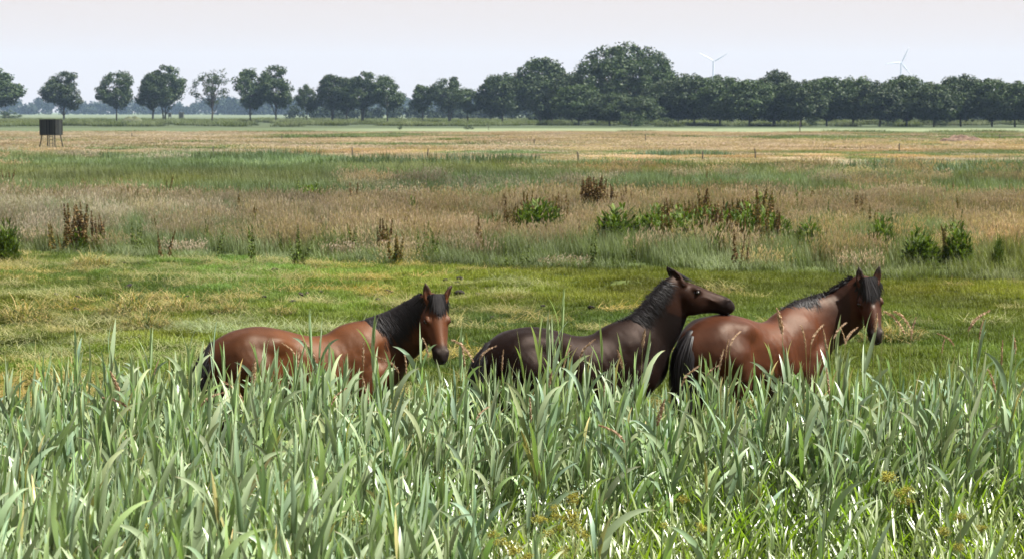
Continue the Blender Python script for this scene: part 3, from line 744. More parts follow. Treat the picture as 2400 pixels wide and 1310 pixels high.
# ------------------------------------------------------------------ docks and leafy weeds in the meadow
def build_weeds():
    r = np.random.default_rng(15)
    def spike_mesh(c0, c1, seed, n=150):
        r = np.random.default_rng(seed); mb = MB()
        z = r.random(n) ** 0.8; rad = 0.055 * (1.1 - z) * (0.5 + r.random(n))
        a = r.random(n) * 6.28; P = np.column_stack([rad * np.cos(a) + 0.05 * z ** 2, rad * np.sin(a), 0.22 + 0.78 * z])
        d = r.standard_normal((n, 3)); d /= np.linalg.norm(d, axis=1)[:, None]; e = np.cross(d, r.standard_normal((n, 3))); e /= np.linalg.norm(e, axis=1)[:, None]
        s = 0.028 * (1.25 - 0.7 * z)[:, None] * r.uniform(0.6, 1.4, (n, 1))
        Q = np.stack([P - d * s, P + e * s, P + d * s, P - e * s], 1)
        u = r.random((n, 1)); c = np.array(c0) * u + np.array(c1) * (1 - u)
        mb.add(Q.reshape(-1, 3), np.arange(4 * n).reshape(-1, 4), np.repeat(c, 4, 0))
        zz = np.linspace(0, 0.97, 5); mb.add(*tube(np.column_stack([0.05 * zz ** 2, 0 * zz, zz]), np.linspace(0.007, 0.003, 5), 4), np.array(c1) * 0.8)
        return mb.mesh('flower_spike', M_DOCK)
    rust = [spike_mesh((0.17, 0.10, 0.05), (0.11, 0.088, 0.03), 70 + i) for i in range(3)]
    olive = [spike_mesh((0.16, 0.095, 0.03), (0.10, 0.11, 0.026), 80 + i) for i in range(3)]
    green = [spike_mesh((0.10, 0.13, 0.03), (0.07, 0.11, 0.022), 90 + i, 90) for i in range(2)]
    def foliage(seed, n=280):
        r = np.random.default_rng(seed)
        a = r.random(n) * 6.28; q = np.sqrt(r.random(n)); z = r.random(n) * np.sqrt(np.clip(1 - q ** 2, 0, 1))
        b = np.column_stack([0.42 * q * np.cos(a), 0.42 * q * np.sin(a), 0.03 + 0.72 * z])
        V, F, tt, i = ribbons(b, r.uniform(0.12, 0.26, n), r.uniform(0.035, 0.075, n), a + r.normal(0, 0.6, n), np.abs(r.normal(0.5, 0.3, n)), np.abs(r.normal(1.6, 0.3, n)), 4, lambda t: np.sin(np.clip(t * 0.97 + 0.03, 0, 1) * math.pi) ** 0.7, 1.0, 0.15)
        u = r.random(n)[i][:, None]; c = np.array([0.035, 0.064, 0.012]) * (1 - u) + np.array([0.11, 0.16, 0.028]) * u
        return mk_mesh('foliage', V, F, M_WEED, c)
    fol = [foliage(60 + i) for i in range(4)]
    sm = MB()
    for k in range(6):
        a = k * 1.05; sm.add(*tube(np.array([[0, 0, 0], [0.1 * math.cos(a), 0.1 * math.sin(a), 0.3], [0.2 * math.cos(a), 0.2 * math.sin(a), 0.62]]), np.array([0.012, 0.009, 0.005]), 4), (0.06, 0.09, 0.03))
    stemm = sm.mesh('stem', M_WEED)
    # dock plants: base px, base py, height px, width px, spikes, colour set
    docks = [(185, 552, 82, 52, 9, rust), (235, 550, 55, 50, 5, rust), (125, 562, 44, 14, 2, olive), (18, 424, 28, 34, 7, rust), (1385, 484, 74, 70, 26, rust), (1432, 484, 54, 56, 14, rust), (1466, 482, 46, 26, 4, rust),
             (1125, 560, 58, 34, 5, rust), (1165, 532, 48, 36, 5, olive), (1205, 530, 54, 40, 6, olive), (1235, 525, 62, 60, 8, rust), (1300, 525, 60, 50, 7, rust), (900, 562, 52, 36, 6, rust), (930, 580, 50, 30, 5, olive),
             (1560, 545, 78, 60, 10, rust), (1620, 550, 76, 70, 10, olive), (1690, 560, 82, 64, 10, rust), (1735, 535, 76, 60, 9, olive), (1755, 520, 58, 60, 9, olive), (1650, 562, 68, 40, 6, rust), (1590, 520, 50, 50, 6, olive),
             (1735, 592, 50, 60, 3, rust), (2015, 490, 40, 56, 5, rust), (2250, 500, 38, 40, 6, olive), (2310, 498, 34, 30, 3, olive), (2365, 500, 28, 16, 2, green), (2215, 580, 55, 30, 4, olive), (1905, 470, 36, 30, 3, olive),
             (1945, 508, 40, 14, 2, green), (2050, 520, 36, 18, 3, olive), (325, 560, 52, 18, 3, green), (485, 548, 40, 18, 2, green), (510, 565, 32, 14, 2, green), (592, 578, 55, 18, 3, green), (655, 556, 24, 10, 2, green), (700, 585, 58, 32, 4, green),
             (380, 570, 40, 10, 2, rust), (825, 560, 40, 18, 3, green), (1020, 575, 52, 18, 3, green), (985, 570, 34, 14, 2, green), (955, 545, 52, 18, 3, olive), (1072, 492, 26, 10, 2, olive), (1230, 590, 30, 20, 2, green), (1185, 600, 30, 20, 2, green),
             (1395, 590, 48, 18, 3, green), (1485, 590, 34, 10, 2, green), (130, 470, 26, 60, 6, olive), (300, 470, 30, 70, 6, olive), (1975, 412, 20, 10, 2, olive), (2330, 545, 40, 20, 2, rust), (2380, 560, 36, 20, 2, rust), (780, 480, 24, 12, 2, olive), (1510, 470, 34, 20, 2, olive), (1420, 560, 24, 12, 2, olive), (1660, 420, 22, 26, 3, olive)]
    rb = np.random.default_rng(21)
    for k_ in range(22):
        docks.append((int(rb.uniform(1500, 1850)), int(rb.uniform(515, 566)), int(rb.uniform(48, 80)), int(rb.uniform(30, 60)), int(rb.integers(4, 8)), rust if rb.random() < 0.5 else olive))
    for k_ in range(9): docks.append((int(rb.uniform(1130, 1320)), int(rb.uniform(500, 545)), int(rb.uniform(36, 58)), int(rb.uniform(24, 50)), int(rb.integers(3, 7)), rust if rb.random() < 0.45 else olive))
    for k_ in range(46):
        docks.append((int(rb.uniform(0, 2400)), int(rb.uniform(440, 565)), int(rb.uniform(20, 46)), int(rb.uniform(10, 24)), int(rb.integers(2, 4)), (green, green, olive, rust)[int(rb.integers(0, 4))]))
    names = {id(rust): ('rust brown dock in seed', 'rust red docks'), id(olive): ('olive green dock in seed', 'olive brown docks'), id(green): ('slender leafy green dock stalk', 'green dock stalks')}
    for i, (px, py, hp, wp, ns, st) in enumerate(docks):
        p = on_ground(px, py, 0.42); k = p[1] / FPX; H = hp * k * 1.0 + 0.42; W = wp * k * 1.1
        lb, g = names[id(st)]
        wh = 'inside the big weed bank' if 1490 < px < 1870 and py > 500 else 'in the tall clump behind the weed bank' if 1340 < px < 1490 and py < 500 else 'around the dark bushy weed' if 1120 < px < 1340 and py < 570 else 'in the thick clump facing the hunting stand' if 150 < px < 260 and py > 500 else 'by itself in the meadow grass'
        lb = lb + ' ' + wh; g = g + ' ' + wh
        t = thing('dock_plant', lb, 'dock plant', (p[0], p[1], terrain(p[0], p[1])), 0, g)
        for j in range(ns):
            u = (j + 0.5) / ns * 2 - 1; h = H * r.uniform(0.72, 1.05)
            obj('flower_spike', st[(i + j) % len(st)], t, (u * W * 0.36 + r.normal(0, 0.03), r.normal(0, W * 0.16), 0), (r.normal(0, 0.08), u * 0.20 + r.normal(0, 0.06), r.random() * 6), (h * 0.85, h * 0.85, h))
        if ns > 3: obj('foliage', fol[i % 4], t, None, (0, 0, i), (W * 0.95, W * 0.95, H * 0.6))
    weeds = [(1447, 548, 66, 104, 'dark green bushy weed standing apart before the tall clump of docks'), (1262, 530, 64, 84, 'dark bushy weed ringed by rusty docks away from the big weed bank'), (1535, 552, 62, 72, 'bushy weed at the end of the weed bank beside the dark standing one'),
             (1605, 555, 66, 80, 'bright bushy weed in the middle of the weed bank among docks'), (1755, 538, 60, 96, 'broad bright bushy weed in the weed bank'), (1815, 552, 52, 70, 'pale green rounded weed closing the weed bank'), (1892, 556, 42, 68, 'low wide weed beyond the weed bank by itself'),
             (1680, 566, 40, 70, 'low dark weed in front of the weed bank'), (2064, 568, 62, 66, 'upright bushy weed by itself behind the dark bay horse'), (2158, 584, 48, 78, 'low spreading weed beside a round dark weed'), (2246, 584, 56, 68, 'round dark weed beside a low spreading weed'),
             (2340, 598, 46, 28, 'thin leggy weed beyond the round dark weed'), (968, 500, 36, 36, 'small dark weed alone behind the ears of the bay horse'), (727, 512, 26, 26, 'smallest weed alone in the pink seeding grass'), (12, 572, 60, 56, 'bright green tall weed at the edge of the mown strip, far from others'),
             (1785, 488, 34, 70, 'dark flat weed behind the weed bank'), (735, 468, 34, 80, 'dark blurred weed tuft at the back of the pink drift'), (2240, 548, 28, 60, 'grey green faded weed behind the paired weeds')]
    for px, py, hp, wp in ((1505, 548, 50, 60), (1570, 560, 52, 66), (1640, 548, 60, 70), (1715, 556, 56, 70), (1780, 546, 54, 66), (1660, 536, 50, 80), (1590, 538, 54, 60), (1845, 552, 36, 50), (1230, 532, 50, 50), (1300, 530, 52, 50), (1545, 540, 58, 70), (1620, 562, 50, 76), (1700, 545, 62, 76), (1745, 556, 50, 70), (1560, 556, 46, 70), (1675, 550, 58, 80)):
        weeds.append((px, py, hp, wp, 'bushy green weed merged into the dense weed bank among brown docks'))
    for i, (px, py, hp, wp, lb) in enumerate(weeds):
        p = on_ground(px, py, 0.42); k = p[1] / FPX; H = hp * k * 1.0 + 0.42; W = wp * k * 1.1
        t = thing('leafy_weed', lb, 'weed', (p[0], p[1], terrain(p[0], p[1])), i * 1.3, 'weeds of the dense bank' if 'merged' in lb else None)
        for j in range(3): obj('foliage', fol[(i + j) % 4], t, (r.normal(0, W * 0.06), r.normal(0, W * 0.06), 0), (0, 0, j * 2.1), (W * 1.05, W * 1.05, H * 1.28 * (1 - 0.12 * j)))
        obj('stem', stemm, t, None, None, (W * 0.8, W * 0.8, H))


# ------------------------------------------------------------------ reeds, glossy grass, seed stalks, umbels in the ditch
LEAFPROF = lambda t: np.interp(t, [0, 0.08, 0.3, 0.6, 0.85, 1], [0.35, 0.7, 1.0, 0.8, 0.38, 0.02])


def reed_leaves(seed, h, rr):
    """node positions of one reed: (z, azimuth, length, leaf variant)"""
    out = []; z = h * rr.uniform(0.28, 0.36); side = rr.random() * 6.28
    while z < h * 0.97:
        f = z / h; side += math.pi + rr.normal(0, 0.5)
        az = side if rr.random() < 0.35 else rr.normal(0.0, 0.9) + (math.pi if rr.random() < 0.36 else 0)
        out.append((z, az, rr.uniform(0.22, 0.35) * (1.05 - 0.35 * max(0, f - 0.6)), int(rr.integers(0, 4)) + (4 if f > 0.75 else 0) + (10 if math.cos(az) < 0 else 0)))
        z += rr.uniform(0.065, 0.11)
    out.append((h * 0.98, rr.random() * 6.28, rr.uniform(0.18, 0.28), 8)); out.append((h * 0.99, rr.random() * 6.28, rr.uniform(0.16, 0.26), 9))
    return out


def build_reeds():
    r = np.random.default_rng(77)
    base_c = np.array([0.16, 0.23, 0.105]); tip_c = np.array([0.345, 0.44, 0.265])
    leafV = []
    for kk_ in range(20):
        k = kk_ % 10; sg = 1 if kk_ < 10 else -1
        if k < 4: l0, l1, pw = 0.38 + 0.09 * k, [0.68, 0.9, 1.4, 0.8][k], 1.8
        elif k < 8: l0, l1, pw = 0.22 + 0.05 * (k - 4), [0.5, 0.95, 1.6, 0.35][k - 4], 1.9
        else: l0, l1, pw = 0.03, 0.25 + 0.5 * (k - 8), 2.0
        V, F, t, i = ribbons(np.zeros((1, 3)), np.array([1.0]), 0.114 if k < 8 else 0.09, np.zeros(1), np.array([l0]), np.array([l1]), 8, LEAFPROF, pw, 0.12, sg * np.array([[0.4, -0.5, 0.3, -0.7, 0.5, -0.6, 0.6, -0.2, 0.1, -0.3][k]]), sg * [1.0, 0.7, 0.4, 1.25, 0.9, 0.5, 0.8, 1.1, 0.9, 0.7][k])
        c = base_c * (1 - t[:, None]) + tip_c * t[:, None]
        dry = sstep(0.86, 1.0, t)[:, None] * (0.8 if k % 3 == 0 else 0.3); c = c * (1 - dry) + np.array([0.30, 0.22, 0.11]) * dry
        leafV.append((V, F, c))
    HUES = [np.array([1.0, 1.0, 1.0]), np.array([0.95, 1.05, 0.72]), np.array([1.45, 1.02, 0.75]), np.array([0.82, 0.92, 1.0])]
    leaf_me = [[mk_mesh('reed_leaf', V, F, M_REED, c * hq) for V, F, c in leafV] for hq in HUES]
    hue_i = lambda q: int(np.searchsorted([0.56, 0.70, 0.75], q))
    zz = np.linspace(0, 1, 6); stV, stF = tube(np.column_stack([0 * zz, 0 * zz, zz]), np.linspace(0.0045, 0.002, 6), 5)
    stem_me = mk_mesh('reed_stem', stV, stF, M_REED, np.array([0.14, 0.18, 0.07]) * np.ones((len(stV), 1)))
    # merged reeds as source for the mass
    def merged(seed, h):
        rr = np.random.default_rng(seed); mb = MB()
        mb.add(stV * np.array([1, 1, h]), stF, (0.14, 0.18, 0.07))
        for z, az, L, k in reed_leaves(seed, h, rr):
            V, F, c = leafV[k]; ca, sa = math.cos(az), math.sin(az)
            Q = np.column_stack([V[:, 0] * ca - V[:, 1] * sa, V[:, 0] * sa + V[:, 1] * ca, V[:, 2]]) * L + np.array([0, 0, z])
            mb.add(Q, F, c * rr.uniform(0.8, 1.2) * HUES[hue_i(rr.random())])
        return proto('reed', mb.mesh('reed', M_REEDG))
    protos = [merged(500 + i, 1.55) for i in range(9)]

    def bed(n, seed):
        rr = np.random.default_rng(seed); out = []
        while len(out) < n:
            y = rr.uniform(8.6, 15.9); x = (rr.random() * 2 - 1) * (0.235 * y + 1.2)
            u = x / (0.2118 * y)                              # -1 left .. 1 right of the bed
            back = float(sstep(13.7, 14.5, y)); left = 1 - float(sstep(-0.55, 0.10, u + 0.10 * math.sin(y * 2.1)))
            thin = 0.008 + 0.03 * float(fbm(np.array([x * 0.9]), np.array([y * 0.9]), 2)[0])
            p = max(back * 0.95, left * (0.75 + 0.25 * float(y > 11)), thin)
            p *= 0.45 + 0.9 * float(fbm(np.array([x * 1.6 + 9]), np.array([y * 1.3]), 2)[0])
            if rr.random() > p: continue
            h = rr.normal(1.53, 0.16) - 0.10 * float(sstep(14.0, 15.8, y)) + 0.10 * left - 0.05 * (1 - back) * (1 - left)
            h += 0.18 * (float(fbm(np.array([x * 1.1 + 50]), np.array([0.3]), 2)[0]) - 0.5)
            out.append((x, y, h))
        return np.array(out)
    B = bed(2850, 5)
    # the 300 that show largest stand on their own: the nearest ones plus the tallest at the back
    score = B[:, 2] * 2.2 - 0.20 * B[:, 1] + 0.5 * r.random(len(B)) - 9.0 * (np.abs(B[:, 0]) > 0.2118 * B[:, 1] + 0.05)
    order = np.argsort(-score); own = order[:300]; rest = order[300:]
    for q in own:
        x, y, h = B[q]
        t = thing('reed', 'tall leafy reed with broad grey green blades in the dense reed bed', 'reed', (x, y, float(terrain(x, y)) - 0.01), 0, 'tall reeds of the ditch bed')
        t.rotation_euler = (r.normal(0, 0.05), r.normal(0.03, 0.06), 0)
        obj('stem', stem_me, t, None, None, (1, 1, h))
        for z, az, L, k in reed_leaves(0, h, r):
            obj('leaf', leaf_me[hue_i(r.random())][k], t, (0, 0, z), (r.normal(0, 0.12), r.normal(0, 0.12), az), (L, L * r.uniform(0.8, 1.2), L))
    n = len(rest); P = B[rest].copy(); hs = P[:, 2] / 1.55; P[:, 2] = terrain(P[:, 0], P[:, 1]) - 0.01
    a = r.uniform(0.8, 1.2, n); tn = np.stack([a * r.uniform(0.9, 1.12, n), a, a * r.uniform(0.85, 1.15, n)], -1)
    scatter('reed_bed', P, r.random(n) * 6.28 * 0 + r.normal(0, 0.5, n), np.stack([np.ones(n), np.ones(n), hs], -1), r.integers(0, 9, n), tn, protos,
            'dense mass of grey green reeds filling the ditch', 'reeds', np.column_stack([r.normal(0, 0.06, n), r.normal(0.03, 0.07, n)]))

    # glossy finer grass filling the ditch
    def tuft(seed):
        rr = np.random.default_rng(seed); nt_ = 7; mb = MB()
        for k in range(nt_):
            bx, by = rr.normal(0, 0.07, 2); h = rr.uniform(1.05, 1.4); lx, ly = rr.normal(0.03, 0.08, 2)
            z = np.linspace(0, h, 4); mb.add(*tube(np.column_stack([bx + lx * (z / h) ** 2, by + ly * (z / h) ** 2, z]), np.linspace(0.0028, 0.0014, 4), 3), (0.10, 0.15, 0.04))
            nl = 9; zz = h * (0.30 + 0.70 * np.arange(nl) / nl); az = np.where(rr.random(nl) < 0.5, rr.normal(2.16, 0.7, nl), rr.random(nl) * 6.28)
            bb = np.column_stack([bx + lx * (zz / h) ** 2, by + ly * (zz / h) ** 2, zz])
            V, F, t, i = ribbons(bb, rr.uniform(0.16, 0.30, nl), rr.uniform(0.013, 0.020, nl), az, np.abs(rr.normal(0.40, 0.18, nl)), np.abs(rr.normal(1.1, 0.4, nl)), 5, LEAFPROF, 1.5, 0.1, rr.normal(0, 0.8, nl))
            u = rr.random(nl)[i][:, None]; c = np.array([0.095, 0.165, 0.03]) * (1 - u) + np.array([0.20, 0.285, 0.08]) * u
            mb.add(V, F, c)
        return proto('grass_tuft', mb.mesh('grass_tuft', M_CANARY))
    pt = [tuft(600 + i) for i in range(7)]
    x, y, rr = frustum_points(8.2, 16.6, 58, 1.2, 30)
    n = len(x); u = x / (0.2118 * y)
    hs = 0.93 + 0.30 * (fbm(x * 0.8 + 5, y * 0.8, 3) - 0.5) + rr.normal(0, 0.06, n) - 0.10 * sstep(14.2, 16.5, y)
    k = np.ones(n, bool); hs = hs - 0.20 * (1 - sstep(-0.5, 0.0, u))
    tn = tints(rr, n, x, y, 0.15, 0.12, 1.5)
    tn = tn * np.where((u < 0)[:, None], np.array([0.95, 0.97, 1.1]), np.array([1.05, 1.05, 0.95]))
    scatter('ditch_grass', np.stack([x, y, terrain(x, y) - 0.01], -1), rr.normal(0, 0.5, n), np.stack([np.ones(n), np.ones(n), hs], -1), rr.integers(0, 7, n), tn, pt,
            'glossy fresh green grass growing between the reeds', 'grass', np.column_stack([rr.normal(0, 0.08, n), rr.normal(0.03, 0.08, n)]))

    # pinkish seed stalks above the reeds
    def panicle(seed, fluffy=1.0, droop=0.5):
        rr = np.random.default_rng(seed); n = int(150 * fluffy); z = rr.random(n); rad = 0.007 * fluffy * np.sin(np.clip(z * 0.9 + 0.1, 0, 1) * math.pi) ** 0.7 * (0.4 + rr.random(n))
        a = rr.random(n) * 6.28; P = np.column_stack([rad * np.cos(a) + droop * 0.10 * z ** 2, rad * np.sin(a), 0.19 * z])
        d = np.column_stack([rr.normal(0.2, 0.4, n), rr.normal(0, 0.4, n), np.abs(rr.normal(1, 0.3, n))]); d /= np.linalg.norm(d, axis=1)[:, None]
        e = np.cross(d, rr.standard_normal((n, 3))); e /= np.linalg.norm(e, axis=1)[:, None]; s = rr.uniform(0.008, 0.015, (n, 1))
        Q = np.stack([P - d * s, P + e * s * 0.32, P + d * s, P - e * s * 0.32], 1)
        u = rr.random((n, 1)); c = np.array([0.40, 0.28, 0.21]) * u + np.array([0.33, 0.26, 0.16]) * (1 - u)
        mb = MB(); mb.add(Q.reshape(-1, 3), np.arange(4 * n).reshape(-1, 4), np.repeat(c, 4, 0)); return mb.mesh('seed_head', M_SEED)
    pan = [panicle(700, 0.8, 0.3), panicle(701, 1.0, 0.9), panicle(702, 0.7, 0.1), panicle(703, 1.9, 0.2), panicle(704, 1.2, 1.3)]
    stalks = [(1000, 788, 14.6), (1062, 752, 14.5), (1085, 800, 14.6), (597, 842, 14.2), (690, 795, 14.8), (720, 800, 14.9), (735, 792, 14.8), (700, 812, 15.0), (855, 800, 14.9), (930, 820, 15.1), (948, 830, 15.0), (566, 880, 14.0), (365, 838, 14.6), (275, 868, 14.2), (300, 905, 13.8),
              (1325, 805, 15.0), (1362, 788, 15.0), (1510, 772, 14.9), (1455, 818, 15.2), (1128, 800, 15.0), (1180, 820, 14.8), (1715, 765, 14.7), (1705, 795, 14.7), (1830, 722, 14.8), (1690, 815, 15.0), (1885, 758, 14.9), (1905, 752, 15.0), (1935, 768, 14.7), (1958, 742, 14.8), (1985, 760, 14.8), (1978, 768, 15.2),
              (2075, 690, 14.6), (2098, 692, 14.6), (2055, 735, 14.7), (2275, 716, 14.5), (2300, 745, 14.6), (2212, 788, 14.9), (2352, 798, 15.0), (2376, 785, 15.0), (2232, 770, 15.0), (1660, 840, 15.0), (1600, 845, 15.1), (860, 880, 14.0), (1290, 870, 14.4), (1240, 930, 13.5), (1420, 890, 14.0), (780, 900, 13.6), (1940, 860, 14.0), (2330, 860, 13.8), (475, 900, 14.0), (2140, 740, 15.2), (1460, 970, 13.2), (1120, 940, 13.4), (1545, 935, 13.6)]
    zz = np.linspace(0, 1, 6); sV, sF = tube(np.column_stack([0.04 * zz ** 3, 0 * zz, zz]), np.linspace(0.003, 0.0013, 6), 4)
    stalk_me = mk_mesh('stalk', sV, sF, M_SEED, np.array([0.20, 0.21, 0.085]) * np.ones((len(sV), 1)))
    for i, (px, py, y) in enumerate(stalks):
        tip = at_depth(px, py, y); gz = float(terrain(tip[0], y)) - 0.01; k = i % 5 if i % 4 else 3 if i == 17 else i % 3
        if px == 1510: k = 3
        sc = r.uniform(0.5, 0.85); lean = r.normal(0.10, 0.08); h = tip[2] - gz - 0.19 * sc
        fl = -1 if r.random() < 0.45 else 1
        if px in (1062, 2075, 2098, 1720): fl, sc, k, lean = 1, 0.8, 4, 1.5
        t = thing('seeding_stalk', 'slender grass stalk with pinkish brown seed head standing above the reeds' if px != 1510 else 'grass stalk with a fluffy pale seed head before the neck of the black horse', 'grass stalk',
                  (tip[0] - 0.05 * fl, y, gz), 0 if fl > 0 else math.pi, 'pinkish seed stalks above the reeds' if px != 1510 else None)
        obj('stalk', stalk_me, t, None, None, (1, 1, h)); obj('seed_head', pan[k], t, (0.04, 0, h), (0, lean + (0.25 if k in (1, 4) else 0), r.random() * 0.8), sc)

    # yellow green umbels low at the front
    def umbel(seed):
        rr = np.random.default_rng(seed); mb = MB(); fl = []
        for k in range(16):
            a = k * 2.4; ph = rr.uniform(0.3, 1.25); L = rr.uniform(0.035, 0.075); e = L * np.array([math.sin(ph) * math.cos(a), math.sin(ph) * math.sin(a), math.cos(ph)])
            mb.add(*tube(np.array([[0, 0, 0], e * 0.5 + [0, 0, 0.004], e]), 0.0012, 3), (0.20, 0.20, 0.05)); fl.append(e)
        fl = np.repeat(np.array(fl), 16, 0); n = len(fl); P = fl + rr.normal(0, 0.010, (n, 3))
        d = rr.standard_normal((n, 3)); d /= np.linalg.norm(d, axis=1)[:, None]; e = np.cross(d, rr.standard_normal((n, 3))); e /= np.linalg.norm(e, axis=1)[:, None]
        s = rr.uniform(0.0025, 0.006, (n, 1)); Q = np.stack([P - d * s, P + e * s, P + d * s, P - e * s], 1)
        u = rr.random((n, 1)); c = np.array([0.36, 0.37, 0.07]) * u + np.array([0.22, 0.19, 0.04]) * (1 - u)
        mb.add(Q.reshape(-1, 3), np.arange(4 * n).reshape(-1, 4), np.repeat(c, 4, 0)); return mb.mesh('flower_head', M_SEED)
    um = [umbel(800 + i) for i in range(3)]
    us = [(350, 1215), (335, 1250), (700, 1190), (715, 1240), (770, 1272), (835, 1232), (690, 1215), (1165, 1222), (1158, 1262), (1265, 1228), (1350, 1178), (1372, 1272), (1200, 1296), (1385, 1140), (2080, 1130), (2050, 1145), (2250, 1222), (2300, 1262), (120, 1290), (880, 1290), (1340, 1225), (570, 1270), (1600, 1180), (760, 1230)]
    for i, (px, py) in enumerate(us[::2] + us[1:12:4]):
        y = 10.0 + (1310 - py) * 0.012 + r.uniform(-0.2, 0.3); tip = at_depth(px, py, y); gz = float(terrain(tip[0], y)) - 0.01; h = tip[2] - gz
        t = thing('umbel_plant', 'thin stalk with yellow green umbel flowers low among the ditch grass', 'umbel plant', (tip[0], y, gz), r.random() * 6, 'yellow green umbels in the ditch')
        obj('stalk', stalk_me, t, (-0.04, 0, 0), None, (1, 1, h))
        hd = obj('flower_head', um[i % 3], t, (0, 0, h), (r.normal(0, 0.3), r.normal(0, 0.3), 0), r.uniform(0.55, 0.9))
        for k in range(3):
            hh = h * r.uniform(0.90, 0.98); a = r.random() * 6; o = np.array([0.10 * math.cos(a), 0.10 * math.sin(a), 0.05]); q0 = np.array([0, 0, hh - 0.08])
            m = MB(); m.add(*tube(np.array([q0, q0 + o * 0.6 + [0, 0, 0.02], q0 + o + [0, 0, 0.04]]), 0.0015, 3), (0.2, 0.2, 0.06))
            br = obj('side_branch', m.mesh('side_branch', M_SEED), t); obj('flower_head', um[(i + k) % 3], br, q0 + o + [0, 0, 0.04], (r.normal(0, 0.3), r.normal(0, 0.3), 0), r.uniform(0.4, 0.65))


